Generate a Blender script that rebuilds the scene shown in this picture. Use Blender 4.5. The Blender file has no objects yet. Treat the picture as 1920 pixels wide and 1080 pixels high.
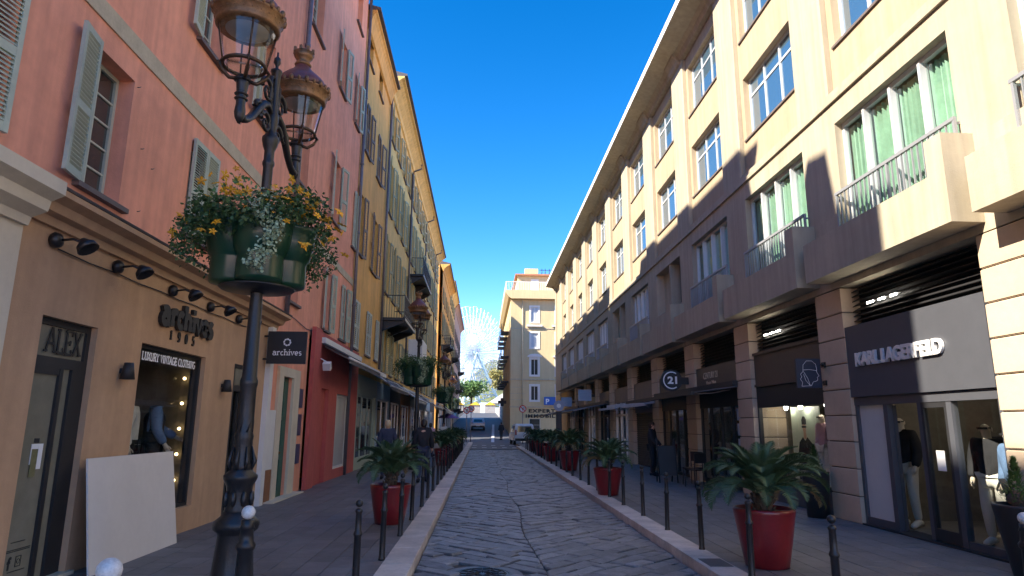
import bpy, bmesh, math, random
from mathutils import Matrix, Vector
random.seed(7)
S = bpy.context.scene
COL = S.collection
PI = math.pi
R = math.radians
# ------------------------------------------------------------------ camera
F = 1225.0
def set_camera():
    cd = bpy.data.cameras.new("camera"); cam = bpy.data.objects.new("camera", cd); COL.objects.link(cam)
    cd.sensor_width = 36; cd.lens = F/1920*36; cd.clip_start = .05; cd.clip_end = 3000
    r = R(-0.95); d = Vector(((903-960)/F, -(795-540)/F, -1)).normalized()
    up = Vector((-math.sin(r), math.cos(r), 0)); up = (up-d*up.dot(d)).normalized()
    x = d.cross(up)
    m = Matrix((x, d, up)).to_4x4(); m.translation = (0, 0, 1.7)
    cam.matrix_world = m; S.camera = cam
set_camera()
# ------------------------------------------------------------------ light
AZ, EL = R(24.7), R(38.5)
lightdir = Vector((math.cos(AZ)*math.cos(EL), math.sin(AZ)*math.cos(EL), -math.sin(EL)))
W = bpy.data.worlds.new("World"); S.world = W; W.use_nodes = True
nt = W.node_tree; bg = nt.nodes['Background']
sky = nt.nodes.new('ShaderNodeTexSky'); sky.sky_type = 'NISHITA'; sky.sun_disc = False
sky.sun_elevation = EL
sv = -lightdir; sky.sun_rotation = math.atan2(sv.x, sv.y)
sky.altitude = 2500; sky.air_density = 1.0; sky.dust_density = 0.0; sky.ozone_density = 3.0
hs = nt.nodes.new('ShaderNodeHueSaturation'); hs.inputs['Saturation'].default_value = 1.36
nt.links.new(sky.outputs[0], hs.inputs['Color']); gm = nt.nodes.new('ShaderNodeGamma'); gm.inputs[1].default_value = 1.2
nt.links.new(hs.outputs[0], gm.inputs[0]); tn = nt.nodes.new('ShaderNodeVectorMath'); tn.operation = 'MULTIPLY'; tn.inputs[1].default_value = (.92, .455, .375); nt.links.new(gm.outputs[0], tn.inputs[0]); nt.links.new(tn.outputs[0], bg.inputs[0]); bg.inputs[1].default_value = 0.11
sl = bpy.data.lights.new("sun", 'SUN'); sl.energy = 2.0; sl.angle = R(.6); sl.color = (1, .90, .74)
so = bpy.data.objects.new("sun", sl); COL.objects.link(so); so.rotation_euler = lightdir.to_track_quat('-Z', 'Y').to_euler()
S.view_settings.view_transform = 'Standard'; S.view_settings.look = 'None'
S.view_settings.exposure = 2.88; S.view_settings.gamma = 1; S.view_settings.use_curve_mapping = False

# ------------------------------------------------------------------ materials
MATS = {}
def mat(name, col, rough=.7, var=.12, scale=3.0, bump=.15, bscale=60, metal=0, spec=.5, streak=0, rnd=0, emit=0, coat=0, ior=1.5):
    if name in MATS: return MATS[name]
    m = bpy.data.materials.new(name); m.use_nodes = True; n = m.node_tree.nodes; l = m.node_tree.links
    b = n['Principled BSDF']; b.inputs['Roughness'].default_value = rough; b.inputs['Metallic'].default_value = metal
    b.inputs['Specular IOR Level'].default_value = spec; b.inputs['IOR'].default_value = ior
    if coat: b.inputs['Coat Weight'].default_value = coat; b.inputs['Coat Roughness'].default_value = .15
    tc = n.new('ShaderNodeTexCoord')
    last = None
    rgb = n.new('ShaderNodeRGB'); rgb.outputs[0].default_value = (*col, 1); last = rgb.outputs[0]
    def mul(last, fac_out, lo, hi):
        mr = n.new('ShaderNodeMapRange'); mr.inputs['From Min'].default_value = .3; mr.inputs['From Max'].default_value = .7
        mr.inputs['To Min'].default_value = lo; mr.inputs['To Max'].default_value = hi; l.new(fac_out, mr.inputs[0])
        mx = n.new('ShaderNodeVectorMath'); mx.operation = 'SCALE'; l.new(last, mx.inputs[0]); l.new(mr.outputs[0], mx.inputs['Scale'])
        return mx.outputs[0]
    if var:
        for sc, a in ((scale, 1), (scale*7, .5)):
            t = n.new('ShaderNodeTexNoise'); t.inputs['Scale'].default_value = sc; t.inputs['Detail'].default_value = 5; t.inputs['Roughness'].default_value = .6
            l.new(tc.outputs['Object'], t.inputs[0]); last = mul(last, t.outputs[0], 1-var*a, 1+var*a)
    if streak:
        mp = n.new('ShaderNodeMapping'); mp.inputs['Scale'].default_value = (5, 5, .35); l.new(tc.outputs['Object'], mp.inputs[0])
        t = n.new('ShaderNodeTexNoise'); t.inputs['Scale'].default_value = 1.3; t.inputs['Detail'].default_value = 6
        l.new(mp.outputs[0], t.inputs[0]); last = mul(last, t.outputs[0], 1-streak, 1+streak*.6)
    if rnd:
        oi = n.new('ShaderNodeObjectInfo'); mr = n.new('ShaderNodeMapRange'); mr.inputs['To Min'].default_value = 1-rnd; mr.inputs['To Max'].default_value = 1+rnd
        l.new(oi.outputs['Random'], mr.inputs[0]); mx = n.new('ShaderNodeVectorMath'); mx.operation = 'SCALE'; l.new(last, mx.inputs[0]); l.new(mr.outputs[0], mx.inputs['Scale']); last = mx.outputs[0]
    l.new(last, b.inputs['Base Color'])
    if bump:
        t = n.new('ShaderNodeTexNoise'); t.inputs['Scale'].default_value = bscale; t.inputs['Detail'].default_value = 4; l.new(tc.outputs['Object'], t.inputs[0])
        bp = n.new('ShaderNodeBump'); bp.inputs['Strength'].default_value = bump; bp.inputs['Distance'].default_value = .01
        l.new(t.outputs[0], bp.inputs['Height']); l.new(bp.outputs[0], b.inputs['Normal'])
    if emit:
        b.inputs['Emission Color'].default_value = (*col, 1); b.inputs['Emission Strength'].default_value = emit
    MATS[name] = m; return m
def glass(name, tint=(.9, .95, .93), ior=1.5, minref=.0):
    if name in MATS: return MATS[name]
    m = bpy.data.materials.new(name); m.use_nodes = True; n = m.node_tree.nodes; l = m.node_tree.links
    n.remove(n['Principled BSDF']); o = n['Material Output']
    tr = n.new('ShaderNodeBsdfTransparent'); tr.inputs[0].default_value = (*tint, 1)
    gl = n.new('ShaderNodeBsdfGlossy'); gl.inputs['Roughness'].default_value = .02
    lw = n.new('ShaderNodeLayerWeight'); lw.inputs[0].default_value = .5
    pw = n.new('ShaderNodeMath'); pw.operation = 'POWER'; pw.inputs[1].default_value = 5; l.new(lw.outputs['Facing'], pw.inputs[0])
    f0 = ((ior-1)/(ior+1))**2+minref
    ad = n.new('ShaderNodeMath'); ad.operation = 'MULTIPLY_ADD'; ad.use_clamp = True; ad.inputs[1].default_value = 1-f0; ad.inputs[2].default_value = f0; l.new(pw.outputs[0], ad.inputs[0])
    mx = n.new('ShaderNodeMixShader'); l.new(ad.outputs[0], mx.inputs[0]); l.new(tr.outputs[0], mx.inputs[1]); l.new(gl.outputs[0], mx.inputs[2]); l.new(mx.outputs[0], o.inputs[0])
    MATS[name] = m; return m

pink = mat('pink_plaster', (.80, .35, .225), .85, .11, .9, .35, 45, streak=.13)
ochre = mat('ochre_plaster', (.50, .315, .185), .85, .09, 1.2, .3, 60, streak=.09)
orange = mat('orange_plaster', (.74, .41, .11), .85, .11, .8, .3, 45, streak=.15)
paleyel = mat('pale_yellow_plaster', (.75, .51, .175), .85, .11, .8, .3, 45, streak=.15)
farpink = mat('far_pink_plaster', (.55, .33, .22), .85, .08, .8, .2, 45, streak=.08)
cream = mat('cream_plaster', (.405, .35, .26), .85, .07, .8, .25, 50, streak=.14)
cream2 = mat('cream_panel_plaster', (.41, .325, .22), .85, .07, .8, .25, 50, streak=.12)
stonec = mat('pillar_stone', (.50, .39, .28), .8, .08, 2, .2, 60, rnd=.05)
trimc = mat('cream_trim', (.62, .55, .42), .8, .06, 2, .2, 40, streak=.05)
bandm = mat('band_stone', (.50, .43, .30), .85, .14, 3, .3, 50)
redwall = mat('red_plaster', (.46, .10, .085), .8, .1, 1.5, .2, 50, streak=.08)
whitep = mat('white_paint', (.72, .71, .68), .6, .05, 3, .1)
greyw = mat('grey_render', (.33, .31, .29), .8, .15, 2, .2)
shut = mat('shutter_green', (.42, .47, .37), .65, .10, 4, .2, 70, rnd=.06)
shutw = mat('shutter_pale', (.52, .56, .47), .65, .10, 4, .2, 70, rnd=.06)
shutb = mat('shutter_brown', (.20, .16, .13), .65, .15, 4, .2, 70, rnd=.08)
shuty = mat('shutter_olive', (.35, .36, .23), .7, .12, 4, .2, 70, rnd=.2)
framew = mat('window_frame_green', (.52, .56, .46), .5, .06, 4, .1)
framea = mat('window_frame_aluminium', (.66, .68, .70), .35, .04, 4, 0, metal=.3)
railm = mat('railing_grey', (.33, .34, .36), .4, .04, 4, 0, metal=.3)
sill = mat('slate_sill', (.14, .11, .10), .7, .1, 4, .1)
darkpane = mat('dark_pane', (.045, .05, .048), .04, 0, bump=0, spec=.9, ior=1.6)
bluepane = mat('sky_pane', (.05, .10, .15), .03, 0, bump=0, spec=1, ior=2.3)
clear = glass('clear_glass'); shopglass = glass('shop_glass', (.95, .96, .95), 1.4)
tint = glass('tinted_glass', (.88, .94, .91), 1.5)
lampglass = glass('lantern_glass', (.95, .94, .92), 1.4, .02)
curt = mat('green_curtain', (.36, .50, .41), .8, .15, 3, 0, rnd=.1)
black = mat('black_iron', (.018, .017, .018), .38, .2, 8, .3, 40, spec=.5)
blackm = mat('black_matt', (.022, .022, .024), .55, .1, 5, .05)
anth = mat('anthracite_panel', (.07, .073, .085), .5, .05, 4, .03)
brownp = mat('brown_panel', (.085, .065, .05), .5, .1, 3, .05)
gold = mat('bronze_gilt', (.24, .13, .06), .5, .3, 14, .4, 50, metal=.6)
lred = mat('lantern_red', (.14, .045, .04), .5, .2, 9, .1, coat=.3)
potred = mat('red_glaze', (.19, .010, .013), .3, .15, 4, .05, coat=.35)
potblk = mat('black_pot', (.02, .02, .022), .45, .1, 4, .1)
pgreen = mat('planter_green', (.008, .05, .022), .35, .1, 4, .05, coat=.3)
soil = mat('soil', (.05, .035, .025), .95, .3, 10, .6)
palm = mat('palm_leaf', (.055, .105, .045), .5, .2, 5, 0, rnd=.22)
palmt = mat('palm_trunk', (.09, .06, .04), .9, .3, 12, .8, 30)
leafd = mat('leaf_dark', (.045, .095, .025), .55, .35, 9, 0)
leafl = mat('leaf_light', (.10, .19, .05), .55, .3, 9, 0)
ivy = mat('ivy_pale', (.36, .45, .28), .5, .35, 14, 0)
flowy = mat('flower_yellow', (.85, .42, .02), .5, .2, 20, 0, rnd=.2)
kerbm = mat('kerb_stone', (.55, .475, .42), .8, .18, 3, .35, 70, rnd=.12, streak=0)
sett = mat('sett_stone', (.20, .185, .18), .52, .32, 6, .8, 38, rnd=.28)
mortar = mat('joint_dark', (.055, .05, .05), .9, .3, 10, .5)
slabm = mat('slab_stone', (.15, .142, .142), .55, .2, 2.5, .3, 70, rnd=.13)
joint = mat('slab_joint', (.22, .21, .21), .9, .3, 10, .3)
asph = mat('asphalt', (.075, .078, .09), .7, .2, 3, .4, 120)
paint = mat('road_paint', (.62, .62, .62), .7, .2, 8, .1)
slate = mat('roof_slate', (.10, .085, .085), .6, .2, 5, .2)
zinc = mat('zinc_pipe', (.17, .16, .175), .45, .15, 6, .1, metal=.4)
tile = mat('roof_tile', (.40, .19, .11), .85, .2, 4, .3)
board = mat('pale_board', (.70, .65, .59), .6, .04, 2, .05)
dgreen = mat('door_green', (.02, .10, .075), .45, .2, 5, .1)
wood = mat('brown_wood', (.25, .11, .05), .7, .2, 6, .2)
awn = mat('awning_fabric', (.10, .10, .115), .8, .1, 3, .1)
awnl = mat('awning_pale', (.52, .52, .54), .7, .1, 3, .1)
skinm = mat('skin', (.50, .30, .22), .6, .05, 8, 0)
manq = mat('mannequin_shell', (.72, .62, .50), .45, .03, 4, 0)
cdark = mat('cloth_black', (.017, .017, .022), .85, .2, 12, .2)
cnavy = mat('cloth_navy', (.03, .04, .075), .85, .2, 12, .2)
cwhite = mat('cloth_white', (.66, .64, .58), .85, .06, 8, .2)
cblue = mat('cloth_denim', (.12, .20, .36), .85, .2, 10, .2)
cpink = mat('cloth_pink', (.58, .38, .45), .85, .1, 10, .2)
hblond = mat('hair_blond', (.55, .42, .24), .6, .2, 20, .3)
hdark = mat('hair_dark', (.025, .018, .014), .5, .2, 20, .3)
bulb = mat('lit_bulb', (1, .72, .35), .5, 0, bump=0, emit=2.2)
bulbw = mat('lit_spot', (1, .93, .8), .5, 0, bump=0, emit=9)
white = mat('white_lettering', (.85, .85, .85), .5, 0, bump=0)
blackl = mat('black_lettering', (.02, .02, .02), .5, 0, bump=0)
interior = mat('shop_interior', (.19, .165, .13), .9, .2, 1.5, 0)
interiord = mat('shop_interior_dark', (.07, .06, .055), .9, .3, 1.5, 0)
frost = mat('frosted_film', (.50, .52, .52), .5, .04, 1, 0, coat=.6)
cardoor = mat('olive_film', (.24, .225, .165), .25, .15, 1.2, 0, coat=.6)
carw = mat('car_white', (.72, .73, .75), .3, .02, 2, 0, coat=.6)
cars = mat('car_silver', (.42, .43, .47), .35, .02, 2, 0, coat=.6, metal=.3)
rubber = mat('rubber', (.02, .02, .02), .8, 0, bump=0)
taill = mat('tail_light', (.45, .02, .02), .3, 0, bump=0)
signred = mat('sign_red', (.6, .03, .03), .5, 0, bump=0)
signblue = mat('sign_blue', (.03, .12, .45), .5, 0, bump=0)
steelw = mat('wheel_steel', (.78, .85, .88), .5, .03, 1, 0)
steelc = mat('tower_steel', (.55, .74, .72), .5, .03, 1, 0)
hillm = mat('hill_green', (.10, .12, .05), .9, .5, .15, 0)
yelc = mat('yellow_canvas', (.75, .48, .05), .8, .05, 2, 0)

# ------------------------------------------------------------------ mesh builder
ID = Matrix.Identity(4)
WL, WR = -4.4, 6.4
def frame(ex, ey, ez, o):
    m = Matrix.Identity(4)
    for i, e in enumerate((ex, ey, ez)):
        for k in range(3): m[k][i] = e[k]
    m.translation = o; return m
# (u, d, v): along the wall, out from the wall, up
FL = frame((0, 1, 0), (1, 0, 0), (0, 0, 1), (WL, 0, 0))
FR = frame((0, 1, 0), (-1, 0, 0), (0, 0, 1), (WR, 0, 0))
class MB:
    def __init__(s, M=ID):
        s.v = []; s.f = []; s.mi = []; s.sm = []; s.M = M; s.m = 0; s.flip = M.to_3x3().determinant() < 0
    def add(s, vs, fs, smooth=False):
        o = len(s.v)
        s.v += [tuple(s.M @ Vector(p)) for p in vs]
        for f in fs:
            f = [i+o for i in f]
            if s.flip: f.reverse()
            s.f.append(f); s.mi.append(s.m); s.sm.append(smooth)
        return s
    def box(s, x0, x1, y0, y1, z0, z1):
        if x0 > x1: x0, x1 = x1, x0
        if y0 > y1: y0, y1 = y1, y0
        if z0 > z1: z0, z1 = z1, z0
        return s.add([(x0,y0,z0),(x1,y0,z0),(x1,y1,z0),(x0,y1,z0),(x0,y0,z1),(x1,y0,z1),(x1,y1,z1),(x0,y1,z1)],
                     [(0,3,2,1),(4,5,6,7),(0,1,5,4),(1,2,6,5),(2,3,7,6),(3,0,4,7)])
    def quad(s, a, b, c, d): return s.add([a, b, c, d], [(0, 1, 2, 3)])
    def lathe(s, prof, c=(0, 0, 0), n=16, smooth=True, sx=1, sy=1):
        vs = []; fs = []
        for r, z in prof:
            for k in range(n):
                a = 2*PI*k/n; vs.append((c[0]+r*math.cos(a)*sx, c[1]+r*math.sin(a)*sy, c[2]+z))
        for i in range(len(prof)-1):
            for k in range(n):
                k2 = (k+1) % n; fs.append((i*n+k, i*n+k2, (i+1)*n+k2, (i+1)*n+k))
        fs.append(tuple(reversed(range(n)))); fs.append(tuple((len(prof)-1)*n+k for k in range(n)))
        return s.add(vs, fs, smooth)
    def tube(s, pts, r, n=8, smooth=True):
        pts = [Vector(p) for p in pts]; rs = r if isinstance(r, (list, tuple)) else [r]*len(pts)
        vs = []; fs = []
        for i, p in enumerate(pts):
            t = (pts[min(i+1, len(pts)-1)]-pts[max(i-1, 0)]).normalized()
            a = Vector((0, 0, 1)) if abs(t.z) < .9 else Vector((1, 0, 0))
            x = t.cross(a).normalized(); y = t.cross(x)
            for k in range(n):
                an = 2*PI*k/n; vs.append(tuple(p+(x*math.cos(an)+y*math.sin(an))*rs[i]))
        for i in range(len(pts)-1):
            for k in range(n):
                k2 = (k+1) % n; fs.append((i*n+k, (i+1)*n+k, (i+1)*n+k2, i*n+k2))
        fs.append(tuple(range(n))); fs.append(tuple((len(pts)-1)*n+k for k in reversed(range(n))))
        return s.add(vs, fs, smooth)
    def prism(s, poly, axis, a, b):
        """poly of 2-D points in the plane across axis ('x': (y,z), 'y': (x,z), 'z': (x,y)), from a to b"""
        def P(p, t): return {'x': (t, p[0], p[1]), 'y': (p[0], t, p[1]), 'z': (p[0], p[1], t)}[axis]
        n = len(poly); vs = [P(p, a) for p in poly]+[P(p, b) for p in poly]
        ar = sum(poly[i][0]*poly[(i+1) % n][1]-poly[(i+1) % n][0]*poly[i][1] for i in range(n))
        pos = (ar > 0) == (b > a)
        if axis == 'y': pos = not pos
        fs = [tuple(reversed(range(n))), tuple(n+k for k in range(n))]+[(k, (k+1) % n, n+(k+1) % n, n+k) for k in range(n)]
        if not pos: fs = [tuple(reversed(f)) for f in fs]
        return s.add(vs, fs)
    def ball(s, c, r, n=12, sz=1, sx=1, sy=1):
        k = max(4, n//2); return s.lathe([(r*math.sin(PI*i/k)+1e-4, -r*sz*math.cos(PI*i/k)) for i in range(k+1)], c, n, True, sx, sy)
    def mesh(s, name, mats):
        me = bpy.data.meshes.new(name); me.from_pydata(s.v, [], s.f)
        for m in (mats if isinstance(mats, (list, tuple)) else [mats]): me.materials.append(m)
        me.polygons.foreach_set('material_index', s.mi); me.polygons.foreach_set('use_smooth', s.sm); me.update(); return me
    def build(s, name, mats, parent=None, **kw): return link(name, s.mesh(name, mats), parent, **kw)
def link(name, data, parent=None, loc=None, rot=None, label=None, cat=None, group=None, kind=None):
    o = bpy.data.objects.new(name, data); COL.objects.link(o)
    if parent is not None:
        o.parent = parent
        if parent.get('_w') and loc is None: o.matrix_parent_inverse = Matrix.Translation(-parent.location)
    if loc is not None: o.location = loc
    if rot is not None: o.rotation_euler = rot
    tag(o, label, cat, group, kind); return o
def tag(o, label=None, cat=None, group=None, kind=None):
    if label: o['label'] = label
    if cat: o['category'] = cat
    if group: o['group'] = group
    if kind: o['kind'] = kind
    return o
def root(name, loc, label, cat, group=None, world=True):
    """Empty at a thing's base. world=True: its parts are built in world coordinates."""
    o = bpy.data.objects.new(name, None); COL.objects.link(o); o.location = loc; o.empty_display_size = .2
    if world: o['_w'] = 1
    return tag(o, label, cat, group)
def copy_tree(o, parent=None):
    c = o.copy(); COL.objects.link(c)
    if parent is not None: c.parent = parent; c.matrix_parent_inverse = o.matrix_parent_inverse.copy()
    for ch in o.children: copy_tree(ch, c)
    return c
ORD = ['nearest', 'second', 'third', 'fourth', 'fifth', 'sixth', 'seventh', 'eighth', 'ninth', 'tenth', 'eleventh', 'twelfth', 'thirteenth', 'fourteenth', 'fifteenth',
       'sixteenth', 'seventeenth', 'eighteenth', 'nineteenth', 'twentieth', 'twenty-first', 'twenty-second', 'twenty-third', 'twenty-fourth', 'twenty-fifth', 'twenty-sixth', 'twenty-seventh', 'twenty-eighth']

# ------------------------------------------------------------------ lettering
def text(body, size, M, width=None, m=None, parent=None, extrude=.01, offset=0, name='lettering', align='LEFT', spacing=1.0):
    cu = bpy.data.curves.new('text', 'FONT'); cu.body = body; cu.size = size; cu.extrude = extrude; cu.offset = offset; cu.align_x = align; cu.space_character = spacing
    cu.resolution_u = 3
    o = bpy.data.objects.new('text', cu); COL.objects.link(o)
    bpy.context.view_layer.update()
    me = bpy.data.meshes.new_from_object(o.evaluated_get(bpy.context.evaluated_depsgraph_get())); bpy.data.objects.remove(o)
    if width:
        xs = [v.co.x for v in me.vertices]; k = width/(max(xs)-min(xs)); x0 = min(xs)
        for v in me.vertices: v.co.x = (v.co.x-(x0 if align == 'LEFT' else 0))*k
    me.transform(M); me.materials.clear(); me.materials.append(m or white); me.name = name
    return link(name, me, parent)
def TM(side, u, d, v):
    if side == 'L': return frame((0,1,0), (0,0,1), (1,0,0), (WL+d, u, v))
    if side == 'R': return frame((0,-1,0), (0,0,1), (-1,0,0), (WR-d, u, v))
    return frame((1,0,0), (0,0,1), (0,-1,0), (u, d, v))      # 'E': faces the camera; d is world y
def arc(cx, cy, rx, ry, a0, a1, n=10): return [(cx+rx*math.cos(R(a0+(a1-a0)*i/n)), cy+ry*math.sin(R(a0+(a1-a0)*i/n))) for i in range(n+1)]
# glyph: width, strokes, serif points (x, y)
G = {
 'A': (.8, [[(.05,0),(.4,1)], [(.4,1),(.75,0)], [(.2,.35),(.6,.35)]], [(.05,0),(.75,0)]),
 'L': (.65, [[(.15,0),(.15,1)], [(.15,0),(.6,0),(.6,.22)]], [(.15,0),(.15,1)]),
 'E': (.68, [[(.15,0),(.15,1)], [(.12,0),(.6,0),(.6,.2)], [(.12,1),(.6,1),(.6,.8)], [(.15,.5),(.48,.5)], [(.48,.4),(.48,.6)]], [(.15,0),(.15,1)]),
 'X': (.75, [[(.1,0),(.65,1)], [(.1,1),(.65,0)]], [(.1,0),(.65,0),(.1,1),(.65,1)]),
 'U': (.8, [[(.15,1),(.15,.3)]+arc(.4,.28,.25,.28,180,360)+[(.65,1)]], [(.15,1),(.65,1)]),
 'R': (.75, [[(.15,0),(.15,1)], [(.15,1),(.4,1)]+arc(.4,.75,.22,.25,90,-90)+[(.15,.5)], [(.4,.5),(.65,0)]], [(.15,0),(.15,1),(.65,0)]),
 'Y': (.75, [[(.1,1),(.38,.5),(.65,1)], [(.38,.5),(.38,0)]], [(.1,1),(.65,1),(.38,0)]),
 'V': (.75, [[(.1,1),(.38,0),(.65,1)]], [(.1,1),(.65,1)]),
 'I': (.35, [[(.17,0),(.17,1)]], [(.17,0),(.17,1)]),
 'N': (.8, [[(.15,0),(.15,1),(.65,0),(.65,1)]], [(.15,0),(.15,1),(.65,1)]),
 'T': (.7, [[(.05,.82),(.05,1),(.65,1),(.65,.82)], [(.35,0),(.35,1)]], [(.35,0)]),
 'G': (.8, [arc(.42,.5,.32,.5,50,340)+[(.72,.45),(.5,.45)]], []),
 'C': (.75, [arc(.42,.5,.32,.5,50,310)], []),
 'O': (.8, [arc(.4,.5,.32,.5,0,360,16)], []),
 'H': (.8, [[(.15,0),(.15,1)], [(.65,0),(.65,1)], [(.15,.5),(.65,.5)]], [(.15,0),(.15,1),(.65,0),(.65,1)]),
 'M': (.95, [[(.15,0),(.15,1),(.47,.2),(.8,1),(.8,0)]], [(.15,0),(.15,1),(.8,1),(.8,0)]),
 'K': (.8, [[(.15,0),(.15,1)], [(.15,.4),(.65,1)], [(.32,.6),(.65,0)]], [(.15,0),(.15,1),(.65,0),(.65,1)]),
 'a': (.66, [arc(.3,.2,.2,.2,0,360,12), [(.12,.56)]+arc(.3,.44,.2,.2,130,0,6)+[(.5,.05),(.6,.02)]], []),
 'r': (.52, [[(.15,0),(.15,.62)], arc(.36,.36,.2,.26,170,50,6)], [(.15,0),(.13,.62)]),
 'c': (.56, [arc(.32,.31,.2,.3,50,310)], []),
 'h': (.7, [[(.15,0),(.15,1)], [(.15,.35)]+arc(.35,.36,.2,.25,180,0,8)+[(.55,0)]], [(.15,0),(.12,1),(.55,0)]),
 'i': (.34, [[(.17,0),(.17,.62)], [(.17,.82),(.17,.95)]], [(.17,0),(.14,.62)]),
 'v': (.6, [[(.08,.62),(.3,0),(.52,.62)]], [(.08,.62),(.52,.62)]),
 'e': (.6, [[(.12,.32),(.5,.32)]+arc(.32,.32,.2,.3,0,310)], []),
 's': (.52, [arc(.28,.46,.15,.15,40,250,8)+arc(.28,.16,.16,.16,80,-140,8)], []),
 '1': (.45, [[(.08,.8),(.22,1),(.22,0)]], [(.22,0)]), '9': (.6, [arc(.3,.7,.2,.28,0,360,12), [(.5,.7),(.45,.2),(.3,0),(.12,.03)]], []),
 '0': (.6, [arc(.3,.5,.2,.5,0,360,14)], []), '5': (.6, [[(.5,1),(.18,1),(.15,.58)]+arc(.28,.32,.22,.32,110,-140,9)], []), ' ': (.4, [], [])}
def slab_text(body, h, M, width=None, t=.13, depth=.02, sp=.0, m=None, parent=None, serif=True, name='lettering'):
    tot = sum(G[c][0]+sp for c in body)-sp; k = (width/tot) if width else h
    mb = MB(M); x = 0; dz = 0
    for c in body:
        w, strokes, ser = G[c]
        allst = [list(st) for st in strokes]+([[(a-.13, b+(t/2 if b < .1 else -t/2)*.6), (a+.13, b+(t/2 if b < .1 else -t/2)*.6)] for a, b in ser] if serif else [])
        for j, st in enumerate(allst):
            dz = (dz+1) % 7; z1 = depth+dz*.0006; tt = t*h/2*(.75 if j >= len(strokes) else 1)
            P = [((x+a)*k, b*h) for a, b in st]
            Lp = []; Rp = []
            for i in range(len(P)):
                a = Vector(P[max(0, i-1)]); b = Vector(P[min(len(P)-1, i+1)]); d = (b-a); d = d.normalized() if d.length else Vector((1, 0)); nn = Vector((-d.y, d.x))*tt
                if i == 0: p = Vector(P[i])-d*tt*.3
                elif i == len(P)-1: p = Vector(P[i])+d*tt*.3
                else: p = Vector(P[i])
                Lp.append(p+nn); Rp.append(p-nn)
            for i in range(len(P)-1):
                q = [Rp[i], Rp[i+1], Lp[i+1], Lp[i]]
                mb.add([(p.x, p.y, 0) for p in q]+[(p.x, p.y, z1) for p in q], [(4,5,6,7),(0,1,5,4),(1,2,6,5),(2,3,7,6),(3,0,4,7)])
        x += w+sp
    return mb.build(name, m or blackl, parent)

# ------------------------------------------------------------------ facade helpers
def wall_cells(mb, u0, u1, v0, v1, ops, depth=.25, skin=.0):
    """front sheet at d=skin with openings (u0,u1,v0,v1[,depth]) and their reveals"""
    ops = [o for o in ops if o[0] < u1 and o[1] > u0 and o[2] < v1 and o[3] > v0]
    us = sorted({u0, u1}|{min(max(o[i], u0), u1) for o in ops for i in (0, 1)})
    vs = sorted({v0, v1}|{min(max(o[i], v0), v1) for o in ops for i in (2, 3)})
    for i in range(len(us)-1):
        run = None
        for j in range(len(vs)-1):
            cu, cv = (us[i]+us[i+1])/2, (vs[j]+vs[j+1])/2
            hole = any(o[0] < cu < o[1] and o[2] < cv < o[3] for o in ops)
            if not hole:
                if run is None: run = vs[j]
            if (hole or j == len(vs)-2) and run is not None:
                top = vs[j] if hole else vs[j+1]
                mb.quad((us[i], skin, run), (us[i], skin, top), (us[i+1], skin, top), (us[i+1], skin, run)); run = None
    for o in ops:
        a, b, c, d = o[:4]; dp = skin-(o[4] if len(o) > 4 else depth); b_ = min(b, u1); a_ = max(a, u0); d_ = min(d, v1); c_ = max(c, v0)
        mb.quad((a_, skin, c_), (a_, dp, c_), (a_, dp, d_), (a_, skin, d_)); mb.quad((b_, skin, c_), (b_, skin, d_), (b_, dp, d_), (b_, dp, c_))
        mb.quad((a_, skin, d_), (a_, dp, d_), (b_, dp, d_), (b_, skin, d_)); mb.quad((a_, skin, c_), (b_, skin, c_), (b_, dp, c_), (a_, dp, c_))
def window(parent, fr, u0, u1, v0, v1, d, nu=2, nv=5, fm=None, pm=None, fw=.05, mw=.022, individual=False, split=True, name='window', transom=None):
    mb = MB(fr); th = .05
    mb.box(u0, u0+fw, d, d+th, v0, v1); mb.box(u1-fw, u1, d, d+th, v0, v1); mb.box(u0+fw, u1-fw, d, d+th, v0, v0+fw*1.3); mb.box(u0+fw, u1-fw, d, d+th, v1-fw, v1)
    a0, a1, b0, b1 = u0+fw, u1-fw, v0+fw*1.3, v1-fw
    vs = [b0+(b1-b0)*j/nv for j in range(nv+1)] if transom is None else [b0, b0+(b1-b0)*transom, b1]
    us = [a0+(a1-a0)*i/nu for i in range(nu+1)]
    for i in range(1, nu):
        w = fw*.9 if (split and (nu % 2 == 0) and i == nu//2) or transom is not None else mw
        mb.box(us[i]-w/2, us[i]+w/2, d+.004, d+th-.006, b0, b1)
    for j in range(1, len(vs)-1): mb.box(a0, a1, d+.008, d+th-.012, vs[j]-mw/2*(2 if transom else 1), vs[j]+mw/2*(2 if transom else 1))
    w = mb.build(name, fm or framew, parent)
    if individual:
        for i in range(nu):
            for j in range(len(vs)-1): MB(fr).box(us[i]+.005, us[i+1]-.005, d+.012, d+.018, vs[j]+.005, vs[j+1]-.005).build('pane', pm or darkpane, w)
    else: MB(fr).box(a0, a1, d+.012, d+.018, b0, b1).build('pane', pm or darkpane, w)
    return w
SH = {}
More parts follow.
